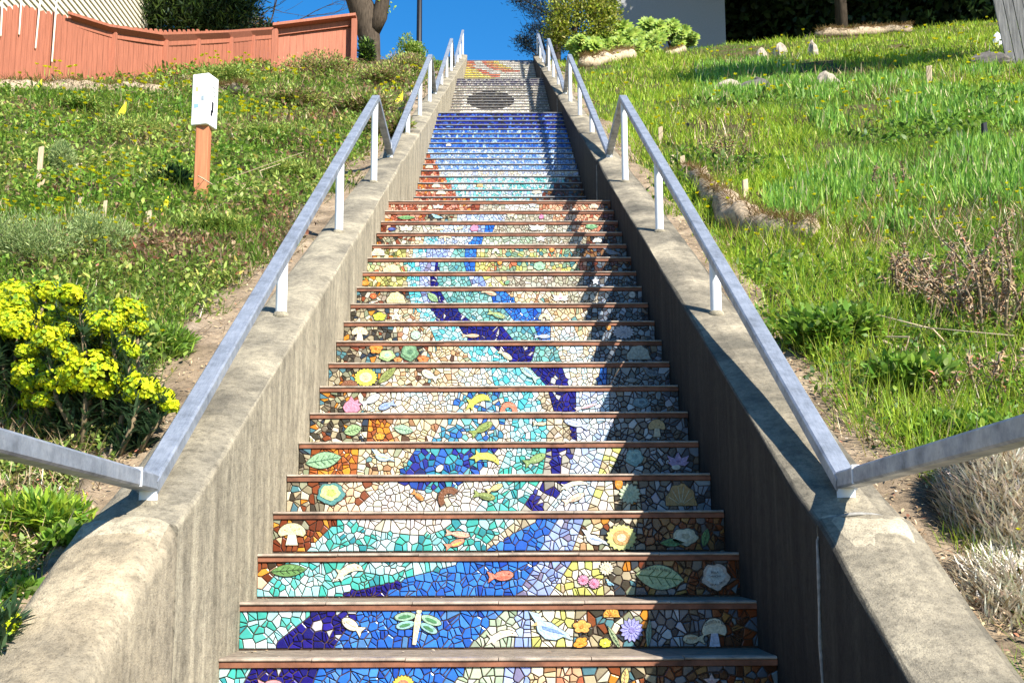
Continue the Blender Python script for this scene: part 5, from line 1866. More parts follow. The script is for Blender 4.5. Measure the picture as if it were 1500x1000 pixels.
# a mound of dry straw at the right edge
def straw_mound(label, px, py, rx, ry, h, n, seed):
    rg = np.random.default_rng(500 + seed)
    b = gp(px, py)
    root = thing('straw_mound', label, 'straw', tuple(b), 'straw mounds by the right apron')
    body = MB()
    nu, nv = 20, 9
    vs, fs = [], []
    for j in range(nv):
        el = math.pi / 2 * j / (nv - 1)
        for i in range(nu):
            a = 2 * math.pi * i / nu
            r = math.cos(el) * (1 + 0.18 * math.sin(3 * a + seed) + 0.1 * math.sin(7 * a))
            x, y = b[0] + rx * r * math.cos(a), b[1] + ry * r * math.sin(a)
            vs.append((x, y, gz(x, y) - 0.03 + h * math.sin(el) * (1 + 0.1 * math.sin(5 * a))))
    for j in range(nv - 1):
        for i in range(nu):
            fs.append((j * nu + i, j * nu + (i + 1) % nu, (j + 1) * nu + (i + 1) % nu, (j + 1) * nu + i))
    body.add(vs, fs, (0.34, 0.28, 0.19))
    body.build('core', M_DRY, root, True)
    F = Fol()
    a = rg.uniform(0, 6.28, n)
    el = np.arcsin(rg.uniform(0, 1, n))
    r = np.cos(el)
    P = np.stack([b[0] + rx * 1.02 * r * np.cos(a), b[1] + ry * 1.02 * r * np.sin(a), 0 * a], 1)
    P[:, 2] = gz(P[:, 0], P[:, 1]) - 0.015 + h * 1.03 * np.sin(el)
    F.blades(P, rg.uniform(0.03, 0.09, n), rg.uniform(0.003, 0.007, n), a + rg.normal(0, 1.3, n), rg.uniform(0.55, 0.95, n), rg.uniform(-0.15, 0.4, n), cols(rg, n, [(5, (0.66, 0.60, 0.48)), (3, (0.52, 0.45, 0.33)), (4, (0.76, 0.72, 0.62)), (1, (0.26, 0.19, 0.11))]))
    F.build('straw', M_DRY, root)


straw_mound('pale dry straw mound under the right near rail', 1490, 790, 0.2, 0.3, 0.26, 9000, 1)
straw_mound('lower tangle of dry straw at the right edge', 1500, 900, 0.16, 0.2, 0.10, 4500, 2)
fluffy('leafy green weed clump between apron and dead stalks on the right', 'leafy_weed', 'plant', 1235, 520, 169, 64, 2600, 0.05, GREEN, 'leafy weed clumps', 40, 0.3, None, 0.25)
fluffy('leafy green weed clump under the dry stems at the right', 'leafy_weed', 'plant', 1330, 590, 195, 57, 2600, 0.05, GREEN, 'leafy weed clumps', 41, 0.3, None, 0.25)
fluffy('leafy green weed clump just above the right near rail', 'leafy_weed', 'plant', 1390, 665, 182, 50, 2200, 0.045, GREEN, 'leafy weed clumps', 42, 0.3, None, 0.25)
fluffy('ferny light green weed under the left near rail', 'leafy_weed', 'plant', 40, 800, 156, 64, 2600, 0.04, GREEN + BRIGHT[:2], 'leafy weed clumps', 43, 0.5, None, 0.12)
fluffy('round leaved creeper beside the left wall below the near rail', 'leafy_weed', 'plant', 105, 815, 117, 39, 900, 0.04, GREEN, 'leafy weed clumps', 44, 0.2, None, 0.38)
fluffy('dark leafy creeper low beside the left wall', 'leafy_weed', 'plant', 25, 900, 78, 32, 700, 0.04, GREEN, 'leafy weed clumps', 45, 0.2, None, 0.38)
fluffy('bushy green tuft beside the left apron above the spurge', 'leafy_weed', 'plant', 235, 540, 143, 54, 2600, 0.045, GREEN, 'leafy weed clumps', 46, 0.6, None, 0.08, )


# big rosettes (aeonium) at the top of the right slope
def rosette(px, py, dpx, label, seed, yb):
    rg = np.random.default_rng(600 + seed)
    yb = yb * 0.5 + 15.6
    c = aty(px, py, yb)
    R = dpx * yb / FOC * 0.78
    g = float(gz(c[0], c[1]))
    root = thing('aeonium_rosette', label, 'succulent', (c[0], c[1], g), 'aeonium rosettes at the top of the right slope')
    top = c[2]
    F = Fol()
    # rosettes of one plant: the main one and smaller ones on side stems down to the ground
    heads = [(c, R, 1.0)]
    h = top - g
    for q in range(7):
        f = rg.uniform(0.15, 0.85)
        heads.append((np.array([c[0] + rg.normal(0, 0.22), c[1] - 0.15 + rg.normal(0, 0.12), g + max(0.08, h * f)]), R * rg.uniform(0.55, 0.85), 1.0))
    for hc, hr, _ in heads:
        T = MB()
        T.tube([(c[0], c[1], g - 0.05), ((hc[0] + c[0]) / 2, (hc[1] + c[1]) / 2, (g + hc[2]) / 2), tuple(hc)], [0.03, 0.025, 0.02], 7)
        T.build('stem', M_BARK, root, True, False)
        ax = np.array([rg.normal(0, 0.35), -1.25, 0.6])
        ax /= np.linalg.norm(ax)
        u = np.cross(ax, [1, 0, 0])
        u /= np.linalg.norm(u)
        w = np.cross(ax, u)
        for ring, (el, L, n) in enumerate(((0.12, 1.0, 13), (0.45, 0.85, 11), (0.8, 0.65, 9), (1.1, 0.42, 6))):
            a = np.arange(n) * 2 * math.pi / n + ring * 0.35 + rg.normal(0, 0.08, n)
            D = (np.cos(a)[:, None] * u + np.sin(a)[:, None] * w) * math.cos(el) + ax * math.sin(el)
            P = np.tile(hc, (n, 1)) + ax * ring * 0.02
            F.leaves(P, D, np.tile(ax, (n, 1)), hr * L, hr * L * 0.52, cols(rg, n, [(3, (0.25, 0.36, 0.05)), (2, (0.36, 0.46, 0.08)), (1, (0.14, 0.24, 0.04))]), 0.12)
    F.build('leaves', M_LEAF, root)


AE = [(846, 62, 24, 27.5), (868, 66, 26, 27.0), (886, 56, 24, 28.0), (905, 64, 22, 27.4), (912, 42, 26, 28.6), (930, 52, 24, 28.2), (950, 38, 26, 29.0), (958, 56, 22, 28.0), (984, 38, 22, 29.0), (1002, 46, 18, 28.8), (872, 50, 22, 28.4), (936, 66, 20, 27.4)]
ORD = ['first', 'second', 'third', 'fourth', 'fifth', 'sixth', 'seventh', 'eighth', 'ninth', 'tenth', 'eleventh', 'twelfth']
for q, (x, y, d, yb) in enumerate(sorted(AE)):
    rosette(x, y, d, 'pale green aeonium rosette, %s from the left in the row by the grey building' % ORD[q], q, yb)

# ------------------------------------------------------------------ wattles, stakes, flags, rocks
M_WATTLE2 = mat_flat('bleached_jute', (0.44, 0.35, 0.24), 0.95, 0, 0.35, 16, 0.6, (1, 1, 1), 0.1)


def wattle(label, pts, rad, seed, mat=None):
    rg = np.random.default_rng(700 + seed)
    P = [gp(*p) for p in pts]
    root = thing('jute_wattle', label, 'wattle', tuple(P[0]), 'jute erosion wattles')
    fine = []
    for a, b in zip(P, P[1:]):
        for t in np.linspace(0, 1, 7)[:-1]:
            fine.append(a + (b - a) * t)
    fine.append(P[-1])
    fine = [p + np.array([0, 0, 0]) for p in fine]
    rr = []
    for i, p in enumerate(fine):
        p[2] = gz(p[0], p[1]) + rad * 0.7 + 0.018 * math.sin(i * 1.3 + seed)
        p[1] += 0.3 * rad * math.sin(i * 0.9 + seed)
        e = min(i, len(fine) - 1 - i)
        rr.append(rad * (0.92 + 0.1 * math.sin(i * 2.1 + seed)) * (0.55 if e == 0 else 0.9 if e == 1 else 1))
    mb = MB()
    mb.tube(fine, rr, 14)
    mb.v = [tuple(np.array(p) + rad * 0.07 * rg.normal(0, 1, 3)) for p in mb.v]
    mb.build('roll', mat or M_WATTLE, root, True, False)
    F = Fol()
    n = 1600
    i = rg.integers(0, len(fine) - 1, n)
    fa = np.array(fine)
    a = rg.uniform(0, 6.28, n)
    P2 = fa[i] + (fa[i + 1] - fa[i]) * rg.uniform(0, 1, (n, 1))
    P2[:, 1] += np.cos(a) * rad * 0.9
    P2[:, 2] += np.abs(np.sin(a)) * rad * 0.9
    F.blades(P2, rg.uniform(0.4, 1.3, n) * rad, 0.002 + 0.0003 * fa[0][1], rg.uniform(0, 6.28, n), rg.uniform(0.6, 0.98, n), rg.uniform(0, 0.5, n), cols(rg, n, DRY))
    F.build('frayed_straw', M_DRY, root)
    return root


wattle('long tan jute roll below the salmon fence at the left', [(-40, 140), (40, 140), (130, 141), (235, 142)], 0.14, 1)
wattle('short tan jute roll piece right of the white sign box', [(312, 142), (335, 142), (362, 141)], 0.12, 2)
wattle('frayed jute roll beside the right apron', [(1058, 305), (1075, 335), (1110, 352), (1150, 362), (1192, 365)], 0.115, 3)
wattle('jute roll held by stakes at the right wall top', [(1000, 262), (1020, 272), (1036, 290), (1050, 308)], 0.09, 4)
wattle('bleached jute roll beside the third right rail', [(850, 100), (880, 96), (905, 90), (930, 88)], 0.17, 5, M_WATTLE2)
wattle('bleached jute roll below the aeoniums', [(880, 78), (945, 68), (985, 62), (1030, 62)], 0.15, 6, M_WATTLE2)
wattle('bleached jute roll low in the grass below the aeoniums', [(975, 82), (1000, 77), (1030, 70), (1055, 66)], 0.10, 7, M_WATTLE2)
wattle('bleached jute roll before the dark trees', [(1085, 50), (1140, 44), (1190, 42), (1232, 40)], 0.14, 8, M_WATTLE2)
wattle('weathered jute roll under the dark trees', [(1195, 56), (1240, 53), (1290, 50), (1335, 48)], 0.14, 9)


def stake(label, px, py, hpx, wpx=7, lean=0.0, seed=0, mat=None):
    b = gp(px, py)
    m = abs(aty(px + 1, py, b[1])[0] - aty(px, py, b[1])[0])
    h, w = hpx * m * 1.15, wpx * m
    mb = MB()
    mb.box(-w / 2, w / 2, -w / 3, w / 3, -0.06, h, bev=w * 0.08)
    mb.v = [(x + lean * max(0, z), y, z + (0.15 * w * math.sin(x * 90) if z > h * 0.9 else 0)) for x, y, z in mb.v]
    o = mb.build('wooden_stake', mat or M_STAKE, None, False, False)
    o.location = b
    o.rotation_euler = (0, 0, 0.4 * math.sin(seed * 3.1))
    tag(o, label, 'stake', 'wooden garden stakes')


stake('tall weathered stake at the far left of the slope', 55, 284, 62, 7, 0.02, 1)
stake('short pale stake behind the large sagebrush', 117, 312, 25, 7, 0, 2)
stake('thin pale stake right of the sagebrush', 150, 335, 36, 5, 0.06, 3)
stake('stubby stake left of the yellow marker flag', 216, 336, 24, 8, 0.03, 4)
stake('small stake holding the jute roll near the fence', 20, 146, 22, 5, -0.1, 5)
for q, (x, y, h, w) in enumerate(((1002, 262, 30, 7), (1022, 274, 26, 8), (1031, 276, 28, 8), (1041, 300, 30, 8), (1059, 306, 20, 8), (1092, 288, 22, 8), (968, 213, 24, 6), (985, 248, 18, 5))):
    lab = ['topmost thin stake at the right wall jute roll', 'left stake of the close pair at the right wall', 'right stake of the close pair at the right wall', 'slanting pale stake right of the close pair', 'short stake at the upper end of the frayed roll',
           'lone stake in the grass right of the jute roll', 'stake behind the top of the right rail', 'small stake close to the right rail'][q]
    stake(lab, x, y, h, w, [-0.05, 0, 0.04, 0.08, 0, 0, 0, 0][q], 10 + q)
stake('pale wooden marker standing among the strap leaves', 1361, 126, 26, 8, 0.05, 30)
stake('black marker stake among the strap leaves', 1443, 205, 22, 8, 0, 31, M_BLACKMETAL)
stake('leaning black marker stake in the weeds on the right', 1016, 198, 16, 5, -0.5, 32, M_BLACKMETAL)


def flag(label, px, py, hpx, seed):
    b = gp(px, py)
    m = abs(aty(px + 1, py, b[1])[0] - aty(px, py, b[1])[0])
    h = hpx * m * 1.35
    root = thing('marker_flag', label, 'flag', tuple(b), 'yellow marker flags')
    mb = MB()
    mb.tube([(b[0], b[1], b[2] - 0.05), (b[0], b[1], b[2] + h)], 0.0025, 5)
    mb.build('wire', M_BLACKMETAL, root, False, False)
    mb = MB()
    w = h * 0.42
    vs, fs = [], []
    for s in (-1, 1):
        for (u, v) in ((0, 1.0), (0.35, 0.8), (0.75, 0.55), (1.0, 0.42), (0.6, 0.35), (0, 0.45)):
            vs.append((b[0] - w * u * 0.95, b[1] + s * 0.0012 + 0.03 * w * math.sin(u * 5 + seed), b[2] + h * v))
    fs = [(0, 1, 2, 3, 4, 5), (11, 10, 9, 8, 7, 6)] + [(i, i + 6, (i + 1) % 6 + 6, (i + 1) % 6) for i in range(6)]
    mb.add(vs, fs)
    mb.build('pennant', M_FLAG, root, False, False)


flag('yellow marker flag near the foot of the sign post', 246, 325, 30, 1)
flag('yellow marker flag left of the white sign box', 184, 182, 26, 2)
flag('yellow marker flag in front of the jute roll', 60, 146, 24, 3)
flag('yellow marker flag beside the left rail joint', 590, 160, 22, 4)


def rock(label, px, py, wpx, hpx, seed, mat=None):
    rg = np.random.default_rng(800 + seed)
    b = gp(px, py)
    m = abs(aty(px + 1, py, b[1])[0] - aty(px, py, b[1])[0])
    w, h = wpx * m / 2 * 1.15, hpx * m * 1.5
    vs, fs = [], []
    nu, nv = 14, 8
    ph = rg.uniform(0, 6.28, 6)
    for j in range(nv):
        el = -0.35 + (math.pi / 2 + 0.35) * j / (nv - 1)
        for i in range(nu):
            a = 2 * math.pi * i / nu
            k = 1 + 0.16 * math.sin(2 * a + ph[0]) + 0.12 * math.sin(3 * a + ph[1] + el) + 0.1 * math.sin(5 * a + 3 * el + ph[2]) + rg.normal(0, 0.03)
            vs.append((w * math.cos(el) * math.cos(a) * k, w * 0.8 * math.cos(el) * math.sin(a) * k, h * math.sin(el) * (1 + 0.15 * math.sin(a + ph[3]))))
    for j in range(nv - 1):
        for i in range(nu):
            fs.append((j * nu + i, j * nu + (i + 1) % nu, (j + 1) * nu + (i + 1) % nu, (j + 1) * nu + i))
    o = mesh_obj('rock', vs, fs, mat or M_ROCK, None)
    o.location = b
    tag(o, label, 'rock', 'rocks on the slope')


M_ROCK2 = mat_flat('dark_rock', (0.11, 0.10, 0.09), 0.92, 0, 0.4, 14, 0.7, (1, 1, 1), 0.15)
rock('grey rock, left one of the pair on the right slope', 1068, 136, 34, 12, 1)
rock('dark rock, right one of the pair on the right slope', 1108, 138, 42, 16, 2, M_ROCK2)
rock('tan rock in the grass right of the rock pair', 1212, 130, 28, 16, 3)
rock('pale boulder in front of the bleached jute roll', 1092, 58, 26, 16, 4)
rock('small tan stone, leftmost of the three below the trees', 1115, 84, 14, 9, 5)
rock('small tan stone, middle one of the three below the trees', 1142, 82, 18, 12, 6)
rock('tan stone, rightmost of the three below the trees', 1192, 84, 16, 16, 7)
rock('flat tan stone between the right stakes and strap leaves', 1152, 300, 26, 10, 8)
rock('pale broken stone half under the spurge', 195, 640, 60, 26, 9, M_APRON)
rock('white stone at the foot of the grey plank fence', 1462, 66, 14, 12, 10, M_POST)
rock('brown stone at the foot of the grey plank fence', 1450, 100, 60, 16, 11, M_ROCK2)


# bare branches lying on the left slope
def branch(label, pts, seed):
    rg = np.random.default_rng(850 + seed)
    Q = [gp(*p) for p in pts]
    P = []
    for a_, b_ in zip(Q, Q[1:]):
        for t_ in np.linspace(0, 1, 5)[:-1]:
            w_ = a_ + (b_ - a_) * t_ + rg.normal(0, 0.018, 3)
            w_[2] = gz(w_[0], w_[1]) + 0.06 + rg.normal(0, 0.015)
            P.append(w_)
    mb = MB()
    mb.tube(P, [0.012 * (1 - 0.6 * i / len(P)) for i in range(len(P))], 6)
    for q in range(4):
        k = rg.integers(1, len(P))
        a = P[k]
        mb.tube([a, a + np.array([rg.normal(0, 0.12), rg.normal(0, 0.12), 0.08]), a + np.array([rg.normal(0, 0.2), rg.normal(0, 0.2), 0.16])], [0.006, 0.004, 0.002], 5)
    o = mb.build('dry_branch', M_STAKE, None, True, False)
    tag(o, label, 'branch', 'dry branches on the left slope')


branch('pale dry branch lying right of the sign post', [(302, 325), (330, 302), (365, 288), (398, 272)], 1)
branch('thin dry branch left of the sign post', [(110, 255), (150, 248), (175, 252)], 2)
branch('dry branch lying in the weeds on the right slope', [(1230, 435), (1290, 455), (1350, 470), (1410, 475)], 3)
branch('curved dry twig over the right straw weeds', [(1290, 520), (1330, 545), (1380, 540), (1440, 505)], 4)

# ------------------------------------------------------------------ sign on a post
b = gp(294, 300)
m = abs(aty(295, 300, b[1])[0] - aty(294, 300, b[1])[0])
M_SIGNPOST = mat_flat('orange_stained_post', (0.42, 0.16, 0.075), 0.75, 0, 0.25, 6, 0.25, (7, 7, 0.5), 0.25)
root = thing('sign_post', 'salmon wooden post carrying a white sign box on the left slope', 'sign', tuple(b))
mb = MB()
pw = 19 * m
mb.box(b[0] - pw / 2, b[0] + pw / 2, b[1] - pw / 2, b[1] + pw / 2, b[2] - 0.1, b[2] + 122 * m, bev=0.006)
mb.build('post', M_SIGNPOST, root, False, False)
mb = MB()
bw, bz0, bz1 = 34 * m, b[2] + 118 * m, b[2] + 197 * m
ang = math.radians(-16)


def rotxy(x, y):
    return (b[0] + x * math.cos(ang) - y * math.sin(ang), b[1] + x * math.sin(ang) + y * math.cos(ang))


mb.box(-0.40 * bw, 0.40 * bw, -0.42 * bw, 0.42 * bw, bz0, bz1, bev=0.006)
mb.v = [(*rotxy(x, y), z) for x, y, z in mb.v]
bx = mb.build('sign_box', M_WHITEBOX, root, False, False)
for nm, (x0, x1, z0, z1), c in (('yellow_sticker', (-0.22, -0.08, 0.66, 0.74), (0.75, 0.62, 0.25)), ('blue_sticker', (-0.26, -0.06, 0.34, 0.41), (0.25, 0.42, 0.8)), ('dark_sticker', (0.08, 0.2, 0.47, 0.56), (0.3, 0.36, 0.4)), ('dark_mark', (0.1, 0.13, 0.93, 0.96), (0.2, 0.2, 0.2))):
    mb = MB()
    y = -0.42 * bw
    mb.box(x0 * bw, x1 * bw, y - 0.002, y - 0.0004, bz0 + (bz1 - bz0) * z0, bz0 + (bz1 - bz0) * z1)
    mb.v = [(*rotxy(x, yy), z) for x, yy, z in mb.v]
    mb.build(nm, mat_flat(nm, c, 0.5, 0, 0.1, 30, 0), bx, False, False)
for q, (y0, y1, z0, z1) in enumerate(((-0.1, 0.05, 0.28, 0.48), (-0.18, -0.02, 0.2, 0.3), (-0.1, 0.2, 0.6, 0.62), (-0.1, 0.2, 0.68, 0.70), (-0.1, 0.2, 0.76, 0.78))):
    mb = MB()
    x = 0.40 * bw
    mb.box(x + 0.0004, x + 0.002, y0 * bw, y1 * bw, bz0 + (bz1 - bz0) * z0, bz0 + (bz1 - bz0) * z1)
    mb.v = [(*rotxy(xx, yy), z) for xx, yy, z in mb.v]
    mb.build('print_mark', M_INK if q < 2 else M_STUCCO, bx, False, False)

# ------------------------------------------------------------------ salmon fence on the left
FP = [(-45, 17.0), (0, 17.6), (60, 18.4), (110, 19.2), (170, 20.2), (245, 21.6), (292, 22.8), (340, 24.0), (372, 25.2), (404, 26.2)]   # picture column, distance
TOPY = [(-45, -12), (0, 12), (25, 5), (60, 14), (110, 26), (150, 34), (185, 39), (245, 44), (300, 44), (340, 47), (372, 55), (404, 54)]
BOTY = [(-45, 112), (0, 112), (110, 113), (245, 114), (340, 110), (404, 106)]
fx = np.array([p[0] for p in FP], float)
fy = np.array([p[1] for p in FP])
root = thing('board_fence', 'long salmon stained board fence with pointed board tops at the left', 'fence', tuple(gp(200, 112)))


def fpos(px):
    return float(np.interp(px, fx, fy))


px = -45.0
rg = np.random.default_rng(33)
while px < 403:
    d = fpos(px)
    stepx = 0.095 * FOC / d * 0.93
    p2 = min(px + stepx, 404)
    d2 = fpos(p2)
    t1, t2 = np.interp((px + p2) / 2, *zip(*TOPY)), np.interp((px + p2) / 2, *zip(*BOTY))
    a = aty(px, 60, d)
    c = aty(p2 - 0.35, 60, d2)
    zt = aty((px + p2) / 2, t1 + rg.normal(0, 0.6), (d + d2) / 2)[2]
    zb = aty((px + p2) / 2, t2, (d + d2) / 2)[2] - 0.55
    mid = (a + c) / 2
    th = np.array([0, 0.022, 0])
    vs = []
    for off in (0, 1):
        o_ = th * off + np.array([0, rg.normal(0, 0.003), 0]) * 0
        for P_, z in ((a, zb), (c, zb), (c, zt - 0.035), (mid, zt), (a, zt - 0.035)):
            vs.append((P_[0] + o_[0], P_[1] + o_[1], z))
    fs = [(0, 1, 2, 3, 4), (9, 8, 7, 6, 5)] + [(i, i + 5, (i + 1) % 5 + 5, (i + 1) % 5) for i in range(5)]
    mesh_obj('board', vs, fs, M_FENCE, root)
    px = p2


def bar(a, c, w, h, name, mat, par):
    """straight timber from a to c, w deep (towards the viewer), h tall"""
    vs = []
    for P_ in (a, c):
        for dy, dz in ((0, 0), (-w, 0), (-w, h), (0, h)):
            vs.append((P_[0], P_[1] + dy, P_[2] + dz))
    fs = [(0, 1, 5, 4), (1, 2, 6, 5), (2, 3, 7, 6), (3, 0, 4, 7), (0, 3, 2, 1), (4, 5, 6, 7)]
    return mesh_obj(name, vs, fs, mat, par)


RAILY = [(110, 33), (170, 51), (245, 62), (292, 60), (340, 57.5), (372, 54.5), (404, 52)]
pr = None
for (x_, y_) in RAILY:
    p = aty(x_, y_, fpos(x_))
    p[1] -= 0.004
    if pr is not None:
        bar(pr, p, 0.34, 0.05, 'rail_cap', M_FENCE, root)
        bar(pr - np.array([0, 0, 0.09]), p - np.array([0, 0, 0.09]), 0.04, 0.088, 'rail', M_FENCE, root)
    pr = p
    if x_ > 110:
        mb = MB()
        mb.box(p[0] - 0.05, p[0] + 0.05, p[1] - 0.11, p[1] - 0.045, p[2] - 1.7, p[2] - 0.002, bev=0.006)
        mb.build('post', M_FENCE, root, False, False)

# the taller panel at its right end
root = thing('fence_panel', 'taller salmon board panel at the right end of the fence under the tree trunk', 'fence', tuple(gp(465, 104)))
A, B = aty(405, 60, 23.6), aty(521, 60, 24.4)
rg = np.random.default_rng(34)
n = 12
for q in range(n):
    a, c = A + (B - A) * (q / n), A + (B - A) * ((q + 1) / n - 0.0016)
    pxm = 405 + 116 * (q + 0.5) / n
    zt = aty(pxm, 44 - 14 * (q + 0.5) / n, (a[1] + c[1]) / 2)[2]
    jit = rg.normal(0, 0.003)
    vs = [(P_[0], P_[1] + dy + jit, z) for dy in (0, 0.025) for P_, z in ((a, zt - 2.1), (c, zt - 2.1), (c, zt), (a, zt))]
    mesh_obj('board', vs, [(0, 1, 2, 3), (7, 6, 5, 4), (0, 4, 5, 1), (1, 5, 6, 2), (2, 6, 7, 3), (3, 7, 4, 0)], M_FENCE, root)
a, c = aty(403, 45, 23.57), aty(523, 30, 24.37)
bar(a, c, 0.26, 0.06, 'top_cap', M_FENCE, root)
bar(a + np.array([0, -0.006, -0.13]), c + np.array([0, -0.006, -0.13]), 0.035, 0.128, 'top_rail', M_FENCE, root)
for x_, d_, t_ in ((404.5, 23.56, 46), (520, 24.3, 31)):
    p = aty(x_, t_, d_)
    mb = MB()
    mb.box(p[0] - 0.06, p[0] + 0.06, p[1] - 0.16, p[1] - 0.04, p[2] - 2.2, p[2] - 0.01, bev=0.006)
    mb.build('post', M_FENCE, root, False, False)
# thin pale poles leaning on the fence at the far left
for q, (x0, y0, x1, y1, d_) in enumerate(((4, -12, 1, 52, 17.62), (32, -12, 28, 50, 18.0), (60, -12, 52, 70, 18.34), (84, -12, 76, 90, 18.68))):
    mb = MB()
    a, c = aty(x0, y0, d_ - 0.10), aty(x1, y1, d_ - 0.06)
    c[2] = min(c[2], c[2])
    e = c + (c - a) / np.linalg.norm(c - a) * 0.02
    mb.tube([a, c, e], 0.014, 8)
    o = mb.build('thin_pole', M_SIDING, None, True, False)
    tag(o, 'thin pale pole hanging on the salmon fence, %s from the left edge' % ORD[q], 'pole', 'thin pale poles')

# ------------------------------------------------------------------ buildings at the top
root = thing('cream_house', 'cream house with lapped board siding in the top left corner', 'house', (-13.0, 24.0, 8.0))
XH = -9.9
rg = np.random.default_rng(35)
mb = MB()
mb.box(-17.5, XH - 0.03, 20.5, 30.6, 7.0, 16.0)
mb.build('wall_core', M_SIDING, root, False, False)
for q in range(44):
    z = 9.0 + q * 0.16
    vs = []
    for y in (20.4, 30.65):
        for dx, dz in ((-0.028, 0.0), (0.012, 0.0), (0.012, 0.018), (-0.024, 0.158)):
            vs.append((XH + dx, y, z + dz))
    mesh_obj('siding_board', vs, [(0, 1, 5, 4), (1, 2, 6, 5), (2, 3, 7, 6), (3, 0, 4, 7), (0, 3, 2, 1), (4, 5, 6, 7)], M_SIDING, root)
mb = MB()
mb.box(XH - 0.03, XH + 0.04, 30.652, 30.78, 7.0, 16.0)
mb.build('corner_board', M_SIDING, root, False, False)
mb = MB()
vs = [(-18, 20, 16.0), (-9.3, 20, 16.0), (-9.3, 31.2, 16.0), (-18, 31.2, 16.0), (-13.7, 20, 18.2), (-13.7, 31.2, 18.2)]
mb.add(vs, [(0, 1, 4), (3, 5, 2), (1, 2, 5, 4), (0, 4, 5, 3), (0, 3, 2, 1)])
mb.build('roof', M_GREYWOOD, root, False, False)

root = thing('grey_building', 'grey stucco building behind the aeoniums at the top', 'building', (6.0, 38.0, 13.0))
mb = MB()
p0, p1 = aty(903, 20, 34.0), aty(1062, 20, 34.0)
mb.box(p0[0], p1[0], 34.0, 42.0, 11.5, 19.5)
mb.build('wall', M_STUCCO, root, False, False)
mb = MB()
mb.box(p0[0] - 0.3, p1[0] + 0.3, 33.7, 42.3, 19.502, 19.8)
mb.build('roof', M_GREYWOOD, root, False, False)

# weathered plank fence at the right edge
root = thing('grey_plank_fence', 'weathered grey plank fence leaning in at the top right edge', 'fence', tuple(gp(1485, 98)))
b = gp(1478, 97)
rg = np.random.default_rng(36)
for q in range(16):
    w = 0.135
    x = b[0] + q * w * 0.93
    y = b[1] - q * w * 0.42
    zb = float(gz(x, y)) - 0.15
    zt = zb + 2.3 + rg.normal(0, 0.02)
    jit = rg.normal(0, 0.006)
    vs = []
    for dy in (0, 0.025):
        for (dx, z) in ((0, zb), (w * 0.9, zb), (w * 0.9, zt), (0, zt)):
            lean = -0.13 * (z - zb)
            vs.append((x + dx * 0.93 + lean + jit, y - dx * 0.42 + dy, z))
    mesh_obj('plank', vs, [(0, 1, 2, 3), (7, 6, 5, 4), (0, 4, 5, 1), (1, 5, 6, 2), (2, 6, 7, 3), (3, 7, 4, 0)], M_GREYWOOD, root)
for zo in (0.5, 1.8):
    a = np.array([b[0] - 0.13 * zo, b[1] + 0.06, float(gz(b[0], b[1])) + zo])
    c = np.array([b[0] + 15 * 0.125 - 0.13 * zo, b[1] - 15 * 0.0567 + 0.06, float(gz(b[0] + 1.9, b[1] - 0.85)) + zo])
    bar(a, c, 0.03, 0.09, 'fence_rail', M_GREYWOOD, root)

# black lamp pole against the sky
p = aty(614, 60, 33.0)
g = float(gz(p[0], p[1]))
root = thing('lamp_post', 'black lamp pole rising against the sky left of the stairs', 'lamp post', (p[0], p[1], g))
mb = MB()
mb.tube([(p[0], p[1], g - 0.2), (p[0], p[1], g + 0.9), (p[0], p[1], g + 1.0), (p[0], p[1], g + 6.5)], [0.13, 0.13, 0.085, 0.06], 12)
mb.build('pole', M_BLACKMETAL, root, True, False)
mb = MB()
mb.tube([(p[0], p[1], g + 6.502), (p[0], p[1], g + 6.6), (p[0], p[1], g + 6.95), (p[0], p[1], g + 7.15)], [0.07, 0.16, 0.22, 0.04], 12)
mb.build('lantern', M_WHITEBOX, root, True, False)


# ------------------------------------------------------------------ trees
def tree(name, label, base, trunk, lobes, nleaf, leaf, pal, seed, group=None, thin=0.3, tr=0.2, cat='tree', upb=0.2, flat=None):
    """trunk: list of points; lobes: (x, y, z, rx, rz); leaves sit in small clumps on twigs"""
    rg = np.random.default_rng(1200 + seed)
    root = thing(name, label, cat, tuple(base), group)
    T = MB()
    n = len(trunk)
    if n:
        T.tube(trunk, [tr * (1 - 0.5 * i / n) for i in range(n)], 10)
    F = Fol()
    for (x, y, z, rx, rz) in lobes:
        c = np.array([x, y, z])
        if n:
            k = min(range(n), key=lambda q: np.linalg.norm(np.array(trunk[q]) - c) + (0 if trunk[q][2] < z else 3))
            T.tube([trunk[k], (np.array(trunk[k]) + c) / 2 + rg.normal(0, 0.12, 3) * min(1, rx), c], [tr * 0.35, tr * 0.22, tr * 0.08], 6)
        kc = max(6, nleaf // (len(lobes) * 22))
        d = rdir(rg, kc)
        rr = rg.uniform(0.3, 1.0, kc) ** 0.45
        cc = c + d * rr[:, None] * np.array([rx, rx * 0.9, rz])
        if n:
            for q in range(0, kc, 3):
                T.tube([c + (cc[q] - c) * 0.1, cc[q]], [tr * 0.06, 0.006], 4, caps=False)
        per = max(4, nleaf // (len(lobes) * kc))
        P = np.repeat(cc, per, 0)
        off = rg.normal(0, 1, P.shape) * (0.16 * rx + leaf * 0.6)
        if flat:
            off[:, 2] *= flat
        P = P + off
        D = np.repeat(d, per, 0) * 0.6 + rdir(rg, len(P), upb)
        F.leaves(P, D, rdir(rg, len(P), 0.5), leaf * rg.uniform(0.6, 1.3, len(P)), leaf * thin * 2 * rg.uniform(0.7, 1.2, len(P)), cols(rg, len(P), pal, 0.16), 0.15)
    if n:
        T.build('trunk', M_BARK, root, True, False)
    F.build('crown', M_LEAF, root)
    return root


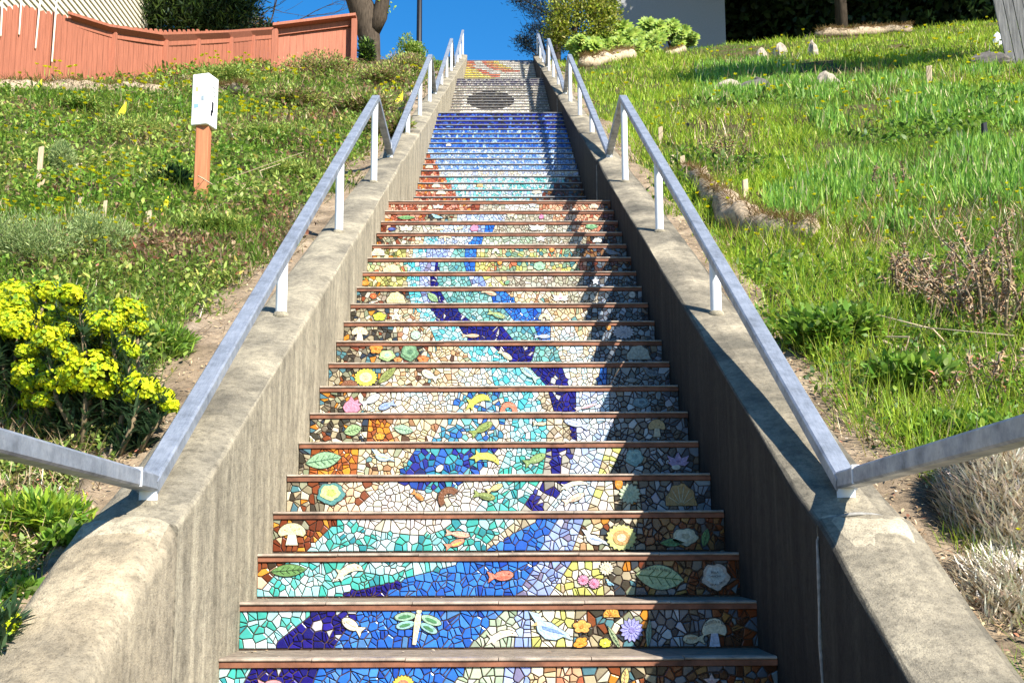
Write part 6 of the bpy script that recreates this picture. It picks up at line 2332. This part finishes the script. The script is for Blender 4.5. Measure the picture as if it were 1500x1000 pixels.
def lobes_px(L, dist):
    out = []
    for (px, py, rpx, rzpx) in L:
        p = aty(px, py, dist)
        m = abs(aty(px + 1, py, dist)[0] - p[0])
        out.append((p[0], p[1] + 0.0, p[2], rpx * m, rzpx * m))
    return out


def gbase(px, dist):
    p = aty(px, 60, dist)
    return np.array([p[0], p[1], float(gz(p[0], p[1]))])


# dark conifer behind the fence
b = gbase(260, 31)
tree('conifer_tree', 'dark green conifer behind the salmon fence', b, [b, b + [0.1, 0, 2], b + [0, 0.1, 5], b + [0.1, 0, 9]],
     lobes_px([(215, 30, 32, 16), (265, 22, 40, 16), (320, 20, 34, 14), (235, 0, 40, 18), (290, -4, 44, 16), (345, 10, 26, 10), (200, 10, 26, 20), (260, -40, 60, 26), (300, 40, 40, 10)], 31), 15000, 0.26, DARK + [(3, (0.08, 0.13, 0.025))], 1, None, 0.08, 0.16)
b = gbase(345, 33)
tree('hedge_bush', 'dark olive hedge showing over the fence beside the conifer', b, [b, b + [0, 0, 1.2]], lobes_px([(315, 40, 30, 12), (350, 42, 34, 12), (385, 48, 22, 9), (400, 54, 14, 7)], 33), 4500, 0.1, DARK + BROWN[:2], 2, None, 0.3, 0.1, 'bush')
# bare twiggy tree
b = gbase(342, 34)
root = thing('bare_tree', 'bare twiggy tree against the sky beside the conifer', 'tree', tuple(b), None)
mb = MB()
rg = np.random.default_rng(5)


def twig(p, d, L, r, lev):
    q = p + d * L
    mb.tube([p, (p + q) / 2 + rg.normal(0, 0.05 * L, 3), q], [r, r * 0.8, r * 0.6], 5, caps=False)
    if lev > 0:
        for s in range(3):
            e = d + rg.normal(0, 0.5, 3)
            e[2] = abs(e[2]) * 0.9
            e /= np.linalg.norm(e)
            twig(q if s else (p + q) / 2, e, L * rg.uniform(0.55, 0.8), r * 0.55, lev - 1)


twig(b, np.array([0.05, 0, 1.0]), 2.3, 0.07, 4)
twig(b + np.array([0.5, 0.3, 0]), np.array([0.25, 0, 0.95]), 2.0, 0.05, 4)
mb.build('branches', M_BARK, root, True, False)

# big trunk behind the right end of the fence
b = gbase(545, 26.5)
q0 = aty(543, 90, 26.5)
q1 = aty(541, 55, 26.5)
q2 = aty(533, 20, 26.5)
q3 = aty(515, -25, 26.5)
q4 = aty(556, 25, 26.4)
q5 = aty(565, -22, 26.3)
root = thing('large_tree', 'thick forked tree trunk behind the right end of the salmon fence', 'tree', tuple(b), None)
mb = MB()
mb.tube([b - [0, 0, 0.3], q0, q1, q2, q3, q3 + [-0.4, 0.3, 2.2]], [0.30, 0.24, 0.26, 0.33, 0.26, 0.14], 14)
mb.tube([q1 + [0.02, -0.02, 0.05], q4, q5, q5 + [0.9, -0.4, 1.8]], [0.2, 0.19, 0.15, 0.08], 12)
mb.build('trunk', M_BARK, root, True, False)
F = Fol()
rg = np.random.default_rng(6)
for (dx, dy, dz, r) in ((-1.5, 1.0, 4.2, 1.3), (0.6, 1.5, 5.2, 1.5), (2.0, 1.5, 4.3, 1.1)):
    c = q3 + np.array([dx, dy, dz])
    P = c + rg.normal(0, 0.45, (1500, 3)) * r
    F.leaves(P, rdir(rg, 1500), rdir(rg, 1500, 0.4), 0.14, 0.08, cols(rg, 1500, GREEN), 0.2)
P = q4 + np.array([0.10, 0, 0.32]) + rg.normal(0, 0.09, (120, 3))
F.leaves(P, rdir(rg, 120), rdir(rg, 120, 0.4), 0.09, 0.05, cols(rg, 120, BRIGHT), 0.2)
F.build('crown', M_LEAF, root)
b = gbase(540, 26)
fluffy('dark bush at the foot of the forked trunk', 'low_bush', 'shrub', 540, 97, 40, 50, 1800, 0.08, DARK + GREEN[:1], 'low bushes on the left slope', 50, base=gbase(538, 25.5))
fluffy('rounded bush at the foot of the lamp pole', 'low_bush', 'shrub', 605, 95, 52, 40, 2400, 0.07, GREEN + WEED, 'low bushes on the left slope', 51, base=gbase(606, 28.5))

# small wind-shaped pine at the left edge
b = gp(-8, 108)
tp = [b - [0, 0, 0.1], aty(5, 100, b[1]), aty(18, 88, b[1]), aty(28, 72, b[1])]
tree('pruned_pine', 'small cloud pruned pine at the left edge before the fence', b, tp, lobes_px([(22, 62, 12, 8), (8, 74, 14, 9), (28, 80, 8, 6), (-6, 64, 14, 10), (44, 74, 8, 5), (12, 92, 9, 6)], b[1]), 5200, 0.07, [(4, (0.10, 0.16, 0.03)), (3, (0.15, 0.2, 0.035)), (2, (0.06, 0.11, 0.02)), (1, (0.3, 0.22, 0.03))], 3, None, 0.08, 0.06)

# right: yellow-green bush, blue-green cypress, dark grove
b = gbase(842, 29.5)
tree('yellow_green_bush', 'tall yellow green variegated bush right of the stair top', b, [b, b + [0, 0, 0.8], b + [0.1, 0, 1.6]],
     lobes_px([(842, 52, 34, 18), (860, 25, 38, 20), (830, 22, 30, 20), (850, -5, 44, 22), (885, 30, 20, 20), (880, 5, 26, 20), (820, 45, 18, 20), (845, -40, 46, 30)], 29.5), 9000, 0.085, [(4, (0.34, 0.38, 0.04)), (3, (0.24, 0.28, 0.03)), (2, (0.10, 0.14, 0.03)), (2, (0.48, 0.46, 0.14))], 4, None, 0.3, 0.08, 'bush', 0.5)
b = gbase(815, 33)
tree('cypress_tree', 'dark blue green cypress with flat branches beside the stair top', b, [b, b + [0.0, 0, 2], b + [0.05, 0, 5], b + [0, 0, 8]],
     lobes_px([(800, 52, 26, 5), (785, 72, 20, 3), (805, 66, 26, 5), (790, 45, 18, 3.5), (790, 12, 26, 4), (772, 2, 20, 4), (800, 22, 26, 5), (810, 40, 24, 8), (805, -12, 40, 8), (815, -45, 50, 14), (770, 62, 10, 2)], 33), 6000, 0.16, [(4, (0.02, 0.035, 0.045)), (3, (0.03, 0.05, 0.06)), (2, (0.05, 0.08, 0.10))], 5, None, 0.06, 0.14, 'tree', 0.1, 0.3)
GROVE = [(1100, 36.5, 'first'), (1190, 35.5, 'second'), (1275, 35, 'third'), (1360, 34.5, 'fourth'), (1445, 34, 'fifth'), (1530, 33.5, 'sixth')]
for q, (x, d, w) in enumerate(GROVE):
    b = gbase(x, d)
    tree('grove_tree', 'dense dark tree, %s from the left in the shaded grove at top right' % w, b, [b, b + [0.1, 0, 2.5], b + [0, 0.1, 6]],
         [(b[0] + dx, b[1] + dy, b[2] + dz, rx, rz) for dx, dy, dz, rx, rz in ((0, -0.2, 0.55, 1.3, 0.8), (0.5, 0.2, 1.7, 1.3, 0.9), (-0.6, 0, 2.4, 1.3, 1.0), (0.2, 0.2, 3.8, 1.8, 1.2), (-0.3, -1.6, 5.8, 2.4, 1.3), (0.4, -3.6, 6.6, 2.4, 1.1), (0.2, 0.5, 7.6, 2.6, 1.5))],
         9000, 0.30, DARK, 10 + q, 'trees of the shaded grove', 0.30, 0.2)
for q, (x, d, w) in enumerate(((1090, 41, 'leftmost'), (1185, 41, 'second'), (1280, 40.5, 'middle'), (1375, 40, 'fourth'), (1470, 39.5, 'rightmost'))):
    b = gbase(x, d)
    tree('grove_tree', 'broad dark tree in the back row of the grove, %s from the left' % w if w[-1] == 'd' or w[-1] == 'h' else 'broad dark tree, %s in the back row of the grove' % w, b, [b, b + [0.1, 0, 2.5], b + [0, 0.1, 6]],
         [(b[0] + dx, b[1], b[2] + dz, rx, rz) for dx, dz, rx, rz in ((-0.4, 0.6, 1.6, 0.9), (0.5, 2.0, 1.7, 1.1), (-0.3, 3.6, 1.9, 1.2), (0.3, 5.4, 2.2, 1.3), (0, 7.4, 2.4, 1.5))],
         7000, 0.36, DARK, 20 + q, 'trees of the shaded grove', 0.30, 0.2)
b = np.array([10.2, 32.6, float(gz(10.2, 32.6))])  # unseen tree, added to throw shade on the grey building
tree('added_shade_tree', 'unseen tall tree added to shade the grey building', b, [b, b + [0, 0, 3.0], b + [-0.3, -0.5, 5.5]],
     [(8.0, 30.4, 18.3, 1.0, 0.7), (9.0, 30.0, 18.7, 1.1, 0.8), (7.3, 31.2, 18.0, 0.9, 0.6), (9.8, 29.8, 19.2, 1.2, 0.9), (8.4, 31.4, 18.9, 1.1, 0.8), (9.3, 31.4, 19.4, 1.2, 0.8), (8.2, 30.6, 19.6, 1.1, 0.7)],
     9000, 0.3, DARK, 31, None, 0.34, 0.2)
# a tall tree just outside the right edge, whose shade lies across the slope
sh = gp(1250, 96)
c = sh - SUN / -SUN[2] * -0.0
t = 6.4
c = sh - SUN * (t / -SUN[2])
b = np.array([c[0] + 2.0, c[1] - 0.3, float(gz(c[0] + 2.0, c[1] - 0.3))])
tree('shade_tree', 'spreading tree beyond the right edge that shades the strap leaves', b, [b, [b[0], b[1], b[2] + 3], [c[0] + 1.2, c[1], c[2] - 0.5]],
     [(c[0] - 2.2, c[1] + 0.2, c[2], 0.9, 0.35), (c[0] - 1.0, c[1], c[2] + 0.1, 1.0, 0.4), (c[0] + 0.2, c[1] - 0.2, c[2], 1.0, 0.45), (c[0] + 1.4, c[1] - 0.3, c[2] + 0.1, 1.1, 0.5), (c[0] + 2.6, c[1] - 0.3, c[2] + 0.2, 1.2, 0.6)],
     6000, 0.2, DARK + GREEN[:1], 30, None, 0.35, 0.18)


# ------------------------------------------------------------------ litter on the sandy aprons
def litter():
    rg = np.random.default_rng(77)
    for side, lab in ((-1, 'dry leaves and grit on the left apron'), (1, 'dry leaves and grit on the right apron')):
        n = 2600
        y = (1.7 ** -0.3 + rg.uniform(0, 1, n) * (20 ** -0.3 - 1.7 ** -0.3)) ** (1 / -0.3)
        x = side * (1.18 + rg.uniform(0, 1, n) ** 0.8 * 0.34)
        z = zw(y) + (-0.045 if side < 0 else -0.13) + 0.014
        P = np.stack([x, y, z], 1)
        P[:, 2] += rg.uniform(0, 0.006, n)
        a = rg.uniform(0, 6.28, n)
        D = np.stack([np.cos(a), np.sin(a) * 0.9, np.sin(a) * 0.43 + rg.normal(0, 0.12, n)], 1)
        F = Fol()
        F.leaves(P, D, np.tile([0, -0.43, 0.9], (n, 1)) + rg.normal(0, 0.2, (n, 3)), rg.uniform(0.006, 0.03, n), rg.uniform(0.004, 0.012, n), cols(rg, n, BROWN + DRY), 0.2)
        m = 900
        F.blades(P[:m], rg.uniform(0.03, 0.11, m), 0.003, rg.uniform(0, 6.28, m), 0.97, rg.uniform(-0.2, 0.1, m), cols(rg, m, DRY))
        tag(F.build('leaf_litter', M_DRY), lab, 'litter', kind='stuff')


litter()


def tread_litter():
    rg = np.random.default_rng(78)
    F = Fol()
    for i in range(9):
        n = 26
        ny, nz = NY0 + i * TREAD, NZ0 + i * RISE
        x = np.where(rg.uniform(0, 1, n) < 0.6, rg.choice([-1, 1], n) * (W2 - 0.02 - rg.exponential(0.08, n)), rg.uniform(-0.85, 0.85, n)).clip(-0.88, 0.88)
        P = np.stack([x, ny + TREAD - 0.01 - rg.exponential(0.05, n).clip(0, 0.2), np.full(n, nz + 0.002)], 1)
        a = rg.uniform(0, 6.28, n)
        F.leaves(P, np.stack([np.cos(a), np.sin(a), rg.uniform(0, 0.3, n)], 1), np.tile([0, 0, 1.0], (n, 1)) + rg.normal(0, 0.2, (n, 3)), rg.uniform(0.006, 0.022, n), rg.uniform(0.004, 0.01, n), cols(rg, n, BROWN + DRY), 0.1)
    tag(F.build('leaf_litter', M_DRY), 'dry leaf bits on the lowest treads', 'litter', kind='stuff')


tread_litter()
